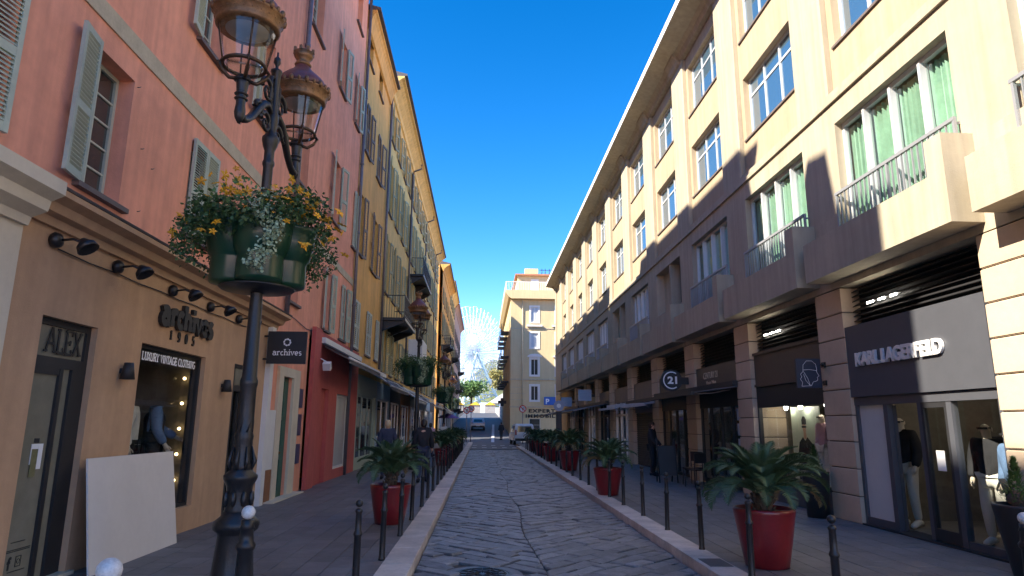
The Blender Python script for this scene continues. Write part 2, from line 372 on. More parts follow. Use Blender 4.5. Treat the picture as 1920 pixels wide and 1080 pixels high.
def shutter_mesh(w, h, m, nslat):
    k = (round(w, 2), round(h, 2), m.name)
    if k in SH: return SH[k]
    t = .02; st = .055; mb = MB()
    mid = h*.46
    mb.box(0, st, -t, t, 0, h); mb.box(w-st, w, -t, t, 0, h)
    for a, b in ((0, .09), (mid-.045, mid+.045), (h-.08, h)): mb.box(st, w-st, -t+.002, t-.002, a, b)
    sb = MB(); one = MB()
    def slat(B, z): B.add([(st, -t+.002, z), (w-st, -t+.002, z), (w-st, t-.006, z+.035), (st, t-.006, z+.035), (st, -t+.002, z+.008), (w-st, -t+.002, z+.008), (w-st, t-.006, z+.043), (st, t-.006, z+.043)],
                          [(0,3,2,1),(4,5,6,7),(0,1,5,4),(2,3,7,6)])
    slat(one, 0); zs = []
    for a, b in ((.09, mid-.045), (mid+.045, h-.08)):
        n = max(2, int((b-a)/(1.0*h/nslat)))
        for i in range(n): zs.append(a+(b-a)*(i+.15)/n)
    for z in zs: slat(sb, z)
    SH[k] = (mb.mesh('shutter', m), sb.mesh('slats', m), one.mesh('slat', m), zs); return SH[k]
def shutter(parent, loc, rotz, w, h, m, individual=False, nslat=36):
    a, b, c, zs = shutter_mesh(w, h, m, nslat)
    s = link('shutter', a, parent, loc=Vector(loc)-(parent.location if parent.get('_w') else Vector()), rot=(0, 0, rotz))
    if individual:
        for z in zs: link('slat', c, s, loc=(0, 0, z))
    else: link('slats', b, s, loc=(0, 0, 0), kind='stuff')
    return s
def left_window(b, y0, y1, z0, z1, state='open', sm=None, ind=False, wm=None, nu=2, nv=5, sd=.24, sillm=True, ang=None, nslat=36, win=True):
    """a window with its shutters on the left-hand facades"""
    w = (y1-y0)/2+.02; h = z1-z0+.04; sm = sm or shut
    if win: window(b, FL, y0, y1, z0, z1, -sd, nu, nv, individual=ind and nu <= 2, fm=wm)
    if sillm: MB(FL).box(y0-.1, y1+.1, 0, .08, z0-.06, z0-.003).build('sill', sill, b)
    x = WL+.05
    if state == 'closed' or state == 'half':
        shutter(b, (x, y0-.02, z0-.01), R(90), w, h, sm, ind, nslat)
        if state == 'closed': shutter(b, (x+.002, y1+.02, z0-.01), R(-90), w, h, sm, ind, nslat)
    t = ang if ang is not None else R(random.uniform(5, 14))
    if state in ('open', 'half', 'right'): shutter(b, (x, y1+.02, z0-.01), R(90)-t, w, h, sm, ind, nslat)
    if state in ('open', 'left'): shutter(b, (x, y0-.02, z0-.01), R(-90)+t, w, h, sm, ind, nslat)
# ================================================================== THE SETTING
def st(name, mb, m, parent=None): return mb.build(name, m, parent, kind='structure' if parent is None else None)
def box1(*a, M=ID): return MB(M).box(*a)
ground = st('ground', MB().quad((-700, -200, -.12), (700, -200, -.12), (700, 900, -.12), (-700, 900, -.12)), asph)
ROADL, ROADR = -.77, 2.60; KL_, KR_ = -1.13, 2.96; YE = 46.5
road = st('road', MB().box(ROADL, ROADR, -4, YE, -.11, -.035), mortar)
def clip(poly, lo, hi, ax=0):
    for s, v in ((1, lo), (-1, -hi)):
        out = []
        for i in range(len(poly)):
            a, b = poly[i-1], poly[i]; da, db = s*a[ax]-v, s*b[ax]-v
            if (da >= 0) != (db >= 0):
                t = da/(da-db); out.append((a[0]+(b[0]-a[0])*t, a[1]+(b[1]-a[1])*t))
            if db >= 0: out.append(b)
        poly = out
        if len(poly) < 3: return []
    return poly
def stone(mb, poly, ztop, zbot, inset, tilt=0):
    n = len(poly); cx = sum(p[0] for p in poly)/n; cy = sum(p[1] for p in poly)/n
    ar = sum(poly[i][0]*poly[(i+1) % n][1]-poly[(i+1) % n][0]*poly[i][1] for i in range(n))
    if abs(ar) < .012: return False
    if ar < 0: poly = poly[::-1]
    def ins(p, k):
        v = Vector((p[0]-cx, p[1]-cy)); l = v.length; return (cx+v.x*(l-k)/l, cy+v.y*(l-k)/l)
    top = [ins(p, inset*1.6) for p in poly]; tx, ty = random.uniform(-tilt, tilt), random.uniform(-tilt, tilt)
    vs = [(p[0], p[1], zbot) for p in poly]+[(p[0], p[1], ztop-inset*.6) for p in poly]+[(p[0], p[1], ztop+(p[0]-cx)*tx+(p[1]-cy)*ty) for p in top]
    fs = []
    for i in range(n):
        j = (i+1) % n; fs += [(i, j, n+j, n+i), (n+i, n+j, 2*n+j, 2*n+i)]
    fs.append(tuple(range(2*n, 3*n))); mb.add(vs, fs); return True
# setts in a chevron, one stone after another
stones = []
XC = .75
Lx, Wd = .52, .225
seam = lambda y: .05*math.sin(y*1.0)
MH = (.04, 8.12, .34)        # manhole
for side in (-1, 1):
    dirv = Vector((side, .97)).normalized(); nrm = Vector((-dirv.y*side, dirv.x*side)) if side == 1 else Vector((dirv.y, -dirv.x))
    nrm = Vector((-dirv.y, dirv.x));  nrm = nrm if nrm.y > 0 else -nrm
    step = Wd
    k = 0; base = Vector((XC, 2.0 if side < 0 else 2.13))
    while True:
        o = base+Vector((0, step/abs(nrm.y)*k)); k += 1
        if o.y > YE+1: break
        off = random.uniform(-.5, 0)-.35; s = off
        xc = XC+random.uniform(-.14, .14)
        while s < 4.2:
            ln = Lx*random.uniform(.72, 1.3); wj = .5*Wd-.008
            c = [o+dirv*(s+.007)-nrm*wj, o+dirv*(s+ln-.007)-nrm*wj, o+dirv*(s+ln-.007)+nrm*wj, o+dirv*(s+.007)+nrm*wj]
            wob = lambda q: .025*math.sin(q.x*5+q.y*3.1)+.02*math.sin(q.x*9.7-q.y*1.9)
            c = [(q.x+random.uniform(-.02, .02), q.y+wob(q)+random.uniform(-.016, .016)) for q in c]
            s += ln
            lo, hi = (ROADL+.012, xc-.008) if side < 0 else (xc+.008, ROADR-.012)
            xc2 = XC
            lo, hi = (ROADL+.012, XC+seam(o.y)-.006) if side < 0 else (XC+seam(o.y)+.006, ROADR-.012)
            p = clip(c, lo, hi); p = clip(p, 2, YE-.02, 1) if p else p
            if len(p) < 3: continue
            cx = sum(q[0] for q in p)/len(p); cy = sum(q[1] for q in p)/len(p)
            if cy > 45.2 or cy < 4.5: continue
            if math.hypot(cx-MH[0], cy-MH[1]) < MH[2]+.10: continue
            stones.append((cy, p))
stones.sort(key=lambda t: t[0])
far = MB(); nind = 0
for cy, p in stones:
    vis = cy > 7.6
    z = random.uniform(-.011, .009)
    if vis and nind < 298:
        m = MB()
        if stone(m, p, z, -.05, .015, .045): m.build('cobblestone', sett, road); nind += 1
    else: stone(far, p, z, -.05, .010, .025)
far.build('cobblestones', sett, road, kind='stuff')
mh = root('manhole_cover', (MH[0], MH[1], 0), 'round iron manhole cover set among the cobbles at the bottom edge', 'manhole cover')
m = MB(); m.lathe([(.34, -.03), (.34, .0), (.31, .0), (.31, -.03)], (MH[0], MH[1], 0), 32, False); m.build('rim', black, mh)
m = MB(); m.lathe([(.305, -.03), (.305, -.002), (.001, -.002)], (MH[0], MH[1], 0), 32, False)
for i in range(12):
    a = PI*2*i/12; c, s_ = math.cos(a), math.sin(a)
    m.tube([(MH[0]+c*.05, MH[1]+s_*.05, 0), (MH[0]+c*.28, MH[1]+s_*.28, 0)], .007, 4)
for rr in (.1, .19, .27): m.tube([(MH[0]+rr*math.cos(2*PI*i/24), MH[1]+rr*math.sin(2*PI*i/24), 0) for i in range(25)], .006, 4)
m.build('cover_plate', black, mh)
# collar of cement round the manhole
MB().lathe([(.47, -.04), (.47, -.012), (.345, -.012), (.345, -.04)], (MH[0], MH[1], 0), 28, False).build('cement_collar', slabm, road)

lpave = st('left_pavement', MB().box(-4.5, KL_, -4, 60, -.11, .088), joint)
rpave = st('right_pavement', MB().box(KR_, 6.8, -4, 58, -.11, .088), joint)
lkerb = st('left_kerb', MB().box(KL_+.004, ROADL-.012, -4, 60, -.105, .06), mortar)
rkerb = st('right_kerb', MB().box(ROADR+.012, KR_-.004, -4, 50, -.105, .06), mortar)
for par, x0, x1, ye in ((lkerb, KL_+.002, ROADL-.004, 59), (rkerb, ROADR+.004, KR_-.002, 49)):
    y = 3.0; rest = MB()
    while y < ye:
        ln = random.uniform(.85, 1.15); p = [(x0, y+.006), (x1, y+.006), (x1, y+ln-.006), (x0, y+ln-.006)]
        mb = MB()
        stone(mb, p, .112+random.uniform(-.003, .003), -.1, .008, .004); mb.build('kerb_stone', kerbm, par); y += ln
def paving(par, x0, x1, ymax, split, wx=.30, ly=.60):
    rest = MB(); n = int(round((x1-x0)/wx)); w = (x1-x0)/n; cnt = 0
    for i in range(n):
        y = 3.5-(i % 2)*ly/2-random.uniform(0, .08)
        while y < ymax:
            p = [(x0+i*w+.005, y+.005), (x0+(i+1)*w-.005, y+.005), (x0+(i+1)*w-.005, y+ly-.005), (x0+i*w+.005, y+ly-.005)]
            z = .099+random.uniform(-.0015, .0015)
            if 6.6 < y < split: mb = MB(); stone(mb, p, z, .05, .004, .002); mb.build('paving_slab', slabm, par)
            else: stone(rest, p, z, .05, .004, .002)
            y += ly
    rest.build('paving_slabs', slabm, par, kind='stuff')
paving(lpave, -4.40, KL_, 57, 17.5); paving(rpave, KR_, 6.62, 56, 16.5)
st('utility_cover', MB().box(2.66, 2.93, 7.9, 8.35, .1, .1165), anth)
# crossing street and the ramp beyond
cross = MB(); cross.box(-60, 3.4, YE, 62, -.11, -.01).box(3.4, 60, 58.2, 66, -.11, -.012).box(3.4, 6.0, YE+3, 58.2, -.11, -.011)
st('crossing_street', cross, asph)
mk = MB()
for yy in (49.5, 54.5):
    for i in range(6): mk.box(-.7+i*.75, -.35+i*.75, yy, yy+.5, -.009, -.004)
st('road_marking', mk, paint)
ramp = MB()
ramp.add([(-4.4, 62, -.01), (3.6, 62, -.01), (3.6, 172, 4.5), (-4.4, 172, 4.5), (-4.4, 62, -.2), (3.6, 62, -.2), (3.6, 172, -.2), (-4.4, 172, -.2)], [(0,1,2,3),(1,5,6,2),(0,3,7,4),(2,6,7,3)])
st('ramp_road', ramp, asph)
ln = MB(); ln.add([(.9, 62, .06), (1.2, 62, .06), (1.9, 100, 1.63), (1.6, 100, 1.63)], [(0,1,2,3)]); st('lane_marking', ln, paint)
st('square', MB().box(-160, 160, 172, 420, -.2, 4.5), asph)

# ================================================================== LEFT SIDE
# ---- pink building with the beige shop front
B = root('pink_building', (WL-3, 13, 0), 'salmon pink building with green louvred shutters and a beige shop front on its left', 'building')
body = MB()
body.box(-12.5, -8.2, 4.4, 21.6, 0, 4).box(-12.5, WL-.4, 10.4, 21.6, 4.0, 17.1).box(-12.5, WL-.4, 4.4, 10.4, 4.0, 14.3)
body.prism([(4.4, 14.3), (4.4, 14.8), (6.1, 15.0), (6.3, 16.25), (7.0, 16.35), (7.2, 15.0), (9.3, 15.0), (9.8, 17.1), (10.4, 17.1), (10.4, 14.3)], 'x', -12.5, WL)  # unseen roofline, stepped to shape its shadow on the right-hand facade
body.box(-8.2, WL, 4.4, 4.6, 0, 14.3)
body.build('wall_core', pink, B)
F1 = (4.22, 5.86); F2 = (7.42, 9.3); F3 = (11.5, 13.15); F4 = (14.95, 16.3)
wins = [  # y0, y1, floor, state
 (4.55, 5.25, F1, 'right', 1), (6.88, 7.68, F1, 'left', 1), (9.36, 10.22, (4.40, 5.84), 'closed', 1), (12.0, 12.75, (4.4, 5.75), 'left', 0),
 (14.55, 15.4, (4.4, 5.7), 'none', 0), (17.95, 18.55, F1, 'open', 0), (20.0, 20.7, F1, 'half', 0),
 (9.2, 10.0, F2, 'left', 1), (11.7, 12.5, F2, 'left', 0), (14.6, 15.5, (7.25, 9.35), 'none', 0), (18.1, 18.95, F2, 'open', 0), (21.05, 21.5, F2, 'half', 0),
 (6.6, 7.4, F3, 'open', 0), (10.6, 11.4, F3, 'none', 0), (14.9, 15.9, F3, 'none', 0), (18.05, 18.75, F3, 'open', 0), (20.45, 21.0, F3, 'open', 0),
 (19.9, 20.7, F4, 'none', 0), (15.5, 16.4, F4, 'none', 0), (12.0, 12.9, F4, 'open', 0)]
ops = [(a, b, f[0], f[1]) for a, b, f, s, i in wins]
w = MB(FL); wall_cells(w, 4.4, 13.95, 4.0, 14.3, ops); wall_cells(w, 10.4, 13.95, 14.3, 17.1, ops)
wall_cells(w, 13.95, 21.6, 3.9, 17.1, ops)
w.build('wall', pink, B)
for a, b, f, s, i in wins:
    win1 = (abs(a-6.88) < .01)
    left_window(B, a, b, f[0], f[1], s, ind=bool(i), sd=.24 if a < 14 else .24, ang=R(9) if a < 12 else None, nslat=38)
# extra leaf of the nearest window, ajar inside its opening
m = MB(FL); m.box(4.4, 13.95, 0, .022, 6.19, 6.42); m.box(13.95, 21.6, 0, .022, 6.19, 6.40); m.build('string_course', bandm, B)
m = MB(); m.box(-12.8, WL+.45, 9.8, 21.55, 17.1, 17.35).box(-12.6, WL+.6, 9.7, 21.5, 17.35, 17.5); m.build('eaves', trimc, B)
for yy, zt, zb in ((14.35, 17.1, 4.0), (21.62, 17.0, .1)):
    m = MB(); m.tube([(WL+.09, yy, zb), (WL+.09, yy, zt)], .055, 10)
    for zz in (5.5, 8, 10.5, 13): m.tube([(WL+.09, yy, zz), (WL+.09, yy, zz+.08)], .068, 10)
    m.build('downpipe', zinc, B)
# cornice over the shop
m = MB(FL)
prof = [(0, 3.62), (.05, 3.62), (.07, 3.70), (.16, 3.72), (.20, 3.80), (.32, 3.84), (.32, 3.90), (0, 3.97)]
m.prism([(a, b) for a, b in prof], 'x', 6.12, 13.95); m.build('cornice', ochre, B)
m = MB(FL); m.prism([(0, 3.975), (.33, 3.905), (.345, 3.925), (0, 4.0)], 'x', 6.12, 13.96); m.build('flashing', zinc, B)
m = MB(FL); m.prism([(0, 3.50), (.10, 3.50), (.12, 3.58), (.26, 3.64), (.28, 3.74), (.40, 3.80), (.40, 3.93), (0, 4.0)], 'x', 4.4, 6.11); m.build('stone_cornice', trimc, B)
# ground floor sheet with openings
gops = [(6.66, 7.62, .10, 2.74), (8.62, 10.62, .46, 2.70), (11.86, 12.66, .10, 2.72)]
w = MB(FL); wall_cells(w, 6.12, 13.5, .08, 3.62, gops, .14); w.build('shop_front_wall', ochre, B)
w = MB(FL); w.box(4.4, 6.12, -.3, .05, .08, 3.5); w.build('cream_pilaster', trimc, B)
w = MB(FL); w.box(13.5, 13.72, -.3, .10, .08, 3.62); w.build('white_pilaster', whitep, B)
# room behind the beige front
m = MB(); m.box(-8.2, -8.1, 4.6, 13.5, 0, 4).box(-8.1, WL-.25, 4.6, 4.7, 0, 4).box(-8.1, WL-.3, 13.5, 13.6, 0, 4).box(-8.1, WL-.3, 4.7, 13.5, 3.5, 3.6).box(-8.1, WL-.2, 4.7, 13.5, .05, .14).box(-8.1, WL-.26, 7.9, 8.0, .14, 3.5).box(-8.1, WL-.26, 11.2, 11.3, .14, 3.5)
m.build('shop_room', interior, B)
def door_unit(par, fr, u0, u1, v0, vt, v1, d, film, stile=.07):
    mb = MB(fr); th = .06
    mb.box(u0, u0+stile, d, d+th, v0, v1); mb.box(u1-stile, u1, d, d+th, v0, v1); mb.box(u0+stile, u1-stile, d, d+th, v1-stile, v1); mb.box(u0+stile, u1-stile, d, d+th, vt, vt+.11)
    f = mb.build('door_frame', blackm, par)
    MB(fr).box(u0+stile, u1-stile, d+.02, d+.03, vt+.11, v1-stile).build('transom_pane', film, f)
    return f
df = door_unit(B, FL, 6.66, 7.62, .1, 2.24, 2.74, -.13, cardoor)
m = MB(FL); m.box(6.73, 7.55, -.11, -.095, .12, 2.24); d_ = m.build('door', cardoor, B, label='tall glazed shop door with an olive film and a black frame')
m = MB(FL); m.box(7.16, 7.22, -.093, -.065, .12, 2.24).box(7.36, 7.55, -.093, -.06, .12, 2.24).box(6.73, 7.16, -.093, -.07, 2.17, 2.24).box(6.73, 6.76, -.093, -.07, .12, 2.17).box(6.76, 7.16, -.093, -.07, .12, .19); m.build('door_stile', blackm, d_)
m = MB(FL); m.box(6.93, 7.03, -.093, -.086, 1.27, 1.47); m.build('poster_frame', white, d_)
m = MB(FL); m.box(6.935, 7.025, -.086, -.082, 1.15, 1.42); m.build('notice', mat('notice_olive', (.18, .17, .08), .5, .2, 20), d_)
m = MB(FL); m.box(7.035, 7.10, -.093, -.086, 1.22, 1.47); m.build('paper_note', white, d_)
m = MB(FL); m.box(6.96, 7.04, -.093, -.15, 1.48, 1.525); m.build('letter_plate', blackm, d_)
# small print and two icons low on the door
m = MB(FL)
for v, a, b in ((.54, 6.85, 7.05), (.47, 6.78, 7.14), (.455, 6.78, 7.14), (.27, 6.86, 7.1)):
    x = a
    while x < b: 
        wd = random.uniform(.006, .02); m.box(x, min(b, x+wd), -.0949, -.0925, v, v+.009); x += wd+.006
m.build('small_print', blackl, d_, kind='stuff')
text('f', .16, TM('L', 6.84, -.0945, .30), m=blackl, parent=d_, extrude=.001, offset=.006, name='icon')
m = MB(FL); q = (6.95, 7.03, .31, .41)
m.box(q[0], q[1], -.0945, -.092, q[2], q[2]+.008).box(q[0], q[1], -.0945, -.092, q[3]-.008, q[3]).box(q[0], q[0]+.008, -.0945, -.092, q[2]+.008, q[3]-.008).box(q[1]-.008, q[1], -.0945, -.092, q[2]+.008, q[3]-.008)
m.tube([(6.99+.02*math.cos(R(a)), -.092, .36+.022*math.sin(R(a))) for a in range(0, 361, 30)], .003, 4).build('icon', blackl, d_)
slab_text('ALEX', .25, TM('L', 6.89, -.085, 2.40), .60, t=.11, depth=.006, m=blackl, parent=df)
df2 = door_unit(B, FL, 11.86, 12.66, .1, 2.24, 2.72, -.06, cardoor, .06)
m = MB(FL); m.box(11.92, 12.6, -.11, -.095, .12, 2.24); d2 = m.build('door', tint, B, label='glazed shop door half hidden by the lamp post')
m = MB(FL); m.box(11.92, 11.98, -.093, -.06, .12, 2.24).box(12.3, 12.36, -.093, -.06, .12, 2.24).box(11.98, 12.3, -.093, -.06, .12, .22).box(12.54, 12.6, -.093, -.06, .12, 2.24); m.build('door_stile', blackm, d2)
slab_text('MARK', .22, TM('L', 12.0, -.085, 2.42), .56, t=.11, depth=.006, m=blackl, parent=df2)
MB(FL).box(11.8, 12.75, -.2, .10, .09, .14).build('door_step', trimc, B)
MB(FL).box(6.6, 7.7, -.2, .05, .09, .135).build('door_step', trimc, B)
m = MB(FL); m.box(8.62, 8.67, -.2, -.07, .46, 2.70).box(10.57, 10.62, -.2, -.07, .46, 2.70).box(8.67, 10.57, -.2, -.07, .46, .51).box(8.67, 10.57, -.2, -.07, 2.65, 2.70); sw = m.build('display_window', blackm, B)
MB(FL).box(8.67, 10.57, -.175, -.097, .51, 2.65).build('pane', shopglass, sw)
slab_text('LUXURY VINTAGE CLOTHING', .105, TM('L', 8.78, -.066, 2.50), 1.62, t=.17, depth=.003, m=white, parent=sw)
MB(FL).box(8.62, 10.9, -1.9, -.22, .14, .46).build('display_plinth', trimc, B)
for i in range(5):
    MB().ball((-4.92, 11.12, .78+i*.405), .024, 10).build('light_bulb', bulb, B)
m = MB(FL); m.box(8.02, 8.6, -1.2, -1.1, .46, 2.5); m.build('display_screen', mat('screen_ochre', (.30, .22, .10), .8, .1), B)
# wall letters
lt = root('shop_name_lettering', (WL, 9.8, 2.9), 'raised black letters reading archives 1905 on the beige wall above the shop window', 'sign')
slab_text('archives', .33, TM('L', 8.95, .005, 3.02), 1.72, t=.30, depth=.05, m=blackl, parent=lt)
for i, ch in enumerate('1905'): slab_text(ch, .13, TM('L', 9.32+i*.235, .004, 2.83), None, t=.18, depth=.02, m=blackl, parent=lt)
def gooseneck(y, lab):
    r = root('gooseneck_lamp', (WL, y, 3.5), lab, 'wall lamp', 'black picture lights along the beige cornice')
    m = MB(); m.lathe([(.06, -.02), (.07, 0), (.07, .05), (.05, .06)], (0, 0, 0), 12); mm = Matrix.Translation((WL+.02, y, 3.5)) @ Matrix.Rotation(R(90), 4, 'Y')
    b = MB(mm); b.lathe([(.075, -.01), (.085, .02), (.07, .06), (.03, .08)], (0, 0, 0), 14); b.build('wall_plate', black, r)
    b = MB(); b.tube([(WL+.08, y, 3.5), (WL+.2, y+.02, 3.52), (WL+.3, y+.03, 3.48)], .014, 6); b.build('arm', black, r)
    mm = Matrix.Translation((WL+.34, y+.03, 3.44)) @ Matrix.Rotation(R(-35), 4, 'Y')
    b = MB(mm); b.lathe([(.03, .10), (.05, .07), (.09, .03), (.105, -.03), (.095, -.03), (.04, .06)], (0, 0, 0), 16); b.build('lamp_shade', black, r)
for y, lab in ((6.62, 'black picture light over the ALEX door, first from the left'), (7.78, 'black picture light between the ALEX door and the archives letters'), (9.2, 'black picture light above the archives letters'),
               (10.5, 'black picture light just right of the archives letters'), (11.75, 'black picture light beside the lamp post, last of the row')): gooseneck(y, lab)
MB().tube([(WL+.02, 6.7+i*.55, 3.43-.015*(i % 2)) for i in range(11)], .008, 5).build('cable', black, B)
for y, lab in ((8.2, 'small black wall sconce between the ALEX door and the display window'), (11.36, 'small black wall sconce right of the display window')):
    r = root('wall_sconce', (WL, y, 2.3), lab, 'wall lamp', 'small black cone sconces on the beige front')
    MB().lathe([(.085, -.1), (.05, .1), (.045, .1), (.075, -.1)], (WL+.09, y, 2.3), 14).build('lamp_shade', blackm, r)
    MB(FL).box(y-.03, y+.03, 0, .05, 2.27, 2.33).build('wall_plate', blackm, r)
# blade sign
r = root('hanging_sign', (WL, 13.3, 2.8), 'square black hanging sign with a white aperture logo and the word archives', 'sign')
MB().box(WL+.08, -3.55, 13.28, 13.34, 2.85, 3.50).build('panel', blackm, r)
MB().box(WL, WL+.08, 13.30, 13.32, 3.38, 3.42).box(WL, WL+.08, 13.30, 13.32, 2.92, 2.96).build('bracket', black, r)
slab_text('archives', .12, TM('E', -4.21, 13.279, 3.02), .58, t=.13, depth=.004, m=white, parent=r)
m = MB(frame((1,0,0), (0,0,1), (0,-1,0), (-3.93, 13.279, 3.28)))
for i in range(8):
    a = R(i*45); pts = [Vector((.075*math.cos(a), .075*math.sin(a))), Vector((.085*math.cos(a+.75), .085*math.sin(a+.75))), Vector((.045*math.cos(a+.95), .045*math.sin(a+.95))), Vector((.06*math.cos(a+.15), .06*math.sin(a+.15)))]
    m.add([(p.x, p.y, .003+i*.0003) for p in pts], [(0,1,2,3)])
m.build('logo', white, r)
# leaning board
bd = MB(); q = [(-4.02, 7.42), (-4.10, 9.48)]
bd.add([(-4.08, 7.50, .1), (-4.08, 9.52, .1), (-4.25, 9.50, 1.30), (-4.25, 7.50, 1.30), (-4.10, 7.50, .1), (-4.10, 9.52, .1), (-4.27, 9.50, 1.30), (-4.27, 7.50, 1.30)], [(0,1,2,3),(7,6,5,4),(0,4,5,1),(3,2,6,7),(0,3,7,4),(1,5,6,2)])
tag(bd.build('leaning_board', board), 'large plain off-white board leaning against the beige wall', 'board')
# ---- green door bay and red shop, part of the pink building's ground floor
w = MB(FL); wall_cells(w, 13.72, 16.7, .08, 3.9, [(14.65, 15.45, .1, 2.70)], .12); w.build('side_entrance_wall', pink, B)
m = MB(FL); m.box(14.32, 14.65, 0, .06, .1, 2.9).box(15.45, 15.95, 0, .06, .1, 2.9).box(14.65, 15.45, 0, .06, 2.70, 2.9); m.build('stone_surround', trimc, B)
m = MB(FL); m.box(14.65, 15.45, -.12, -.07, .1, 2.70); gd = m.build('door', dgreen, B, label='narrow dark green panelled door')
m = MB(FL)
for a, b in ((14.70, 15.03), (15.07, 15.40)):
    for c, d in ((.25, .9), (1.0, 1.75), (1.85, 2.6)): m.box(a+.03, b-.03, -.07, -.055, c, d)
m.build('door_panel', dgreen, gd)
MB().ball((WL-.04, 15.03, 1.05), .03, 8).build('door_knob', gold, gd)
m = MB(FL); m.box(13.76, 14.28, 0, .05, .75, 1.95); m.build('white_shutter_box', whitep, B)
m = MB(FL); m.box(13.76, 14.28, 0, .05, .1, .74); m.build('wood_panel', wood, B)
MB(FL).box(13.9, 16.2, 0, .25, .09, .125).build('door_step', trimc, B)
m = MB(FL); m.box(16.05, 16.4, 0, .03, 2.05, 2.5).box(16.03, 16.42, 0, .025, 1.4, 1.9).box(16.05, 16.4, 0, .04, .75, 1.2); m.build('wall_plaque', mat('plaque_navy', (.05, .055, .12), .4, .1), B)
w = MB(FL); wall_cells(w, 16.7, 23.2, .08, 4.1, [(18.1, 18.95, .1, 2.62), (20.0, 22.0, .35, 2.56)], .14, .06); w.box(16.7, 17.35, .06, .16, .08, 4.1); w.build('red_shop_wall', redwall, B)
MB(FL).box(18.1, 18.95, -.078, -.05, .1, 2.62).build('door', redwall, B)
m = MB(FL); m.box(20.0, 20.08, -.075, -.02, .35, 2.56).box(21.92, 22.0, -.075, -.02, .35, 2.56).box(20.08, 21.92, -.075, -.02, 2.48, 2.56).box(20.08, 21.92, -.075, -.02, .35, .42); rw = m.build('display_window', whitep, B)
MB(FL).box(20.08, 21.92, -.06, -.05, .42, 2.48).build('pane', frost, rw)
r = root('floodlight', (WL+.2, 17.3, 3.2), 'small white floodlight on the corner of the red shop', 'lamp')
mm = Matrix.Translation((WL+.35, 17.3, 3.15)) @ Matrix.Rotation(R(30), 4, 'X')
MB(mm).box(-.10, .10, -.07, .07, -.1, .1).build('housing', whitep, r); MB().tube([(WL+.16, 17.3, 3.35), (WL+.35, 17.3, 3.25)], .015, 6).build('arm', whitep, r)

# ---- generic left building
def left_building(name, y0, y1, H, wallm, label, floors, xs, shm, eave=.5, eavem=None, ground=True, roof='flat', band=None, sd=.22, skip=()):
    b = root(name, (WL-3, (y0+y1)/2, 0), label, 'building')
    m = MB(); m.box(-12.5, WL-.35, y0, y1, 0, H); m.build('wall_core', wallm, b)
    ops = []; wl = []
    for fi, (z0, z1, wmode) in enumerate(floors):
        for j, (a, bb) in enumerate(xs[fi] if isinstance(xs, dict) else xs):
            if y0+.1 < a and bb < y1-.1: ops.append((a, bb, z0, z1)); wl.append((a, bb, z0, z1, wmode, fi))
    w = MB(FL); wall_cells(w, y0, y1, 3.4 if ground else .08, H, ops, sd); w.build('wall', wallm, b)
    for a, bb, z0, z1, md, fi in wl:
        s = md if md != 'mix' else random.choice(['closed', 'open', 'open', 'half'])
        left_window(b, a, bb, z0, z1, s, shm[fi] if isinstance(shm, (list, tuple)) else shm, False, nu=2, nv=4, sd=sd-.02, nslat=24)
    em = eavem or wallm
    m = MB(FL)
    m.prism([(0, H-.75), (.08, H-.72), (.12, H-.5), (eave*.55, H-.25), (eave*.8, H-.12), (eave, H-.08), (eave, H), (-.3, H)], 'x', y0+.01, y1-.01); m.build('cornice', em, b)
    m = MB(FL); m.prism([(eave-.04, H+.004), (eave+.12, H+.03), (eave+.12, H+.12), (-4, H+1.3), (-4, H+.004)], 'x', y0+.02, y1-.02); m.build('roof', slate if roof != 'tile' else tile, b)
    return b
def pipe(b, y, zb, zt, d=.09, bend=None):
    pts = [(WL+d, y, zb), (WL+d, y, zt)]
    if bend: pts += [(WL+d+.05, y, zt+.15), (WL+bend, y, zt+.35), (WL+bend, y, zt+.6)]
    MB().tube(pts, .055, 8).build('downpipe', zinc, b)
# orange-yellow building
Y1 = left_building('orange_yellow_building', 21.66, 27.6, 16.6, orange, 'orange-yellow building directly behind the pink one with grey-brown shutters', [(4.2, 5.8, 'closed'), (7.5, 9.7, 'open'), (11.4, 13.2, 'mix'), (14.9, 16.0, 'none')],
   {0: [(22.0, 22.9), (24.5, 25.4), (26.6, 27.3)], 1: [(22.0, 22.8), (25.0, 26.0)], 2: [(22.4, 23.3), (25.0, 26.0)], 3: [(22.1, 23.1), (24.6, 25.5)]}, [shutw, shutb, shutb, shutb], .32)
pipe(Y1, 27.6, 3.9, 16.3)
# pale yellow building
ys = [28.6+i*2.35 for i in range(14)]
Y2 = left_building('pale_yellow_building', 27.64, 61.5, 17.35, paleyel, 'long pale yellow building with a deep cove cornice, slate roof and rows of olive shutters', [(3.9, 5.75, 'mix'), (7.4, 9.9, 'open'), (11.1, 13.6, 'open'), (14.6, 16.2, 'open')],
   [(y, y+.95) for y in ys], [shuty, shuty, shuty, shuty], .6, sd=.18)
for y in (36.6, 46.5, 56): pipe(Y2, y, 3.9, 16.1, .12, .62)
m = MB()
for y in (28.2, 45, 54): m.box(-6.2, -5.0, y, y+.9, 18.2, 19.8).box(-6.3, -4.9, y-.1, y+1, 19.8, 20.0)
m.build('chimney', paleyel, Y2)
Y3 = left_building('deep_orange_building', 68.5, 84, 18.5, orange, 'deeper orange building with wrought iron balconies beyond the pale yellow one', [(3.9, 5.75, 'mix'), (7.4, 9.8, 'open'), (11.0, 13.4, 'open'), (14.5, 16.2, 'closed')],
   [(69.6+i*2.9, 70.6+i*2.9) for i in range(5)], shuty, .7)
m = MB()
for y in (70, 74, 80): m.box(-6.0, -4.9, y, y+1.2, 18.9, 21.2)
m.build('chimney', tile, Y3)
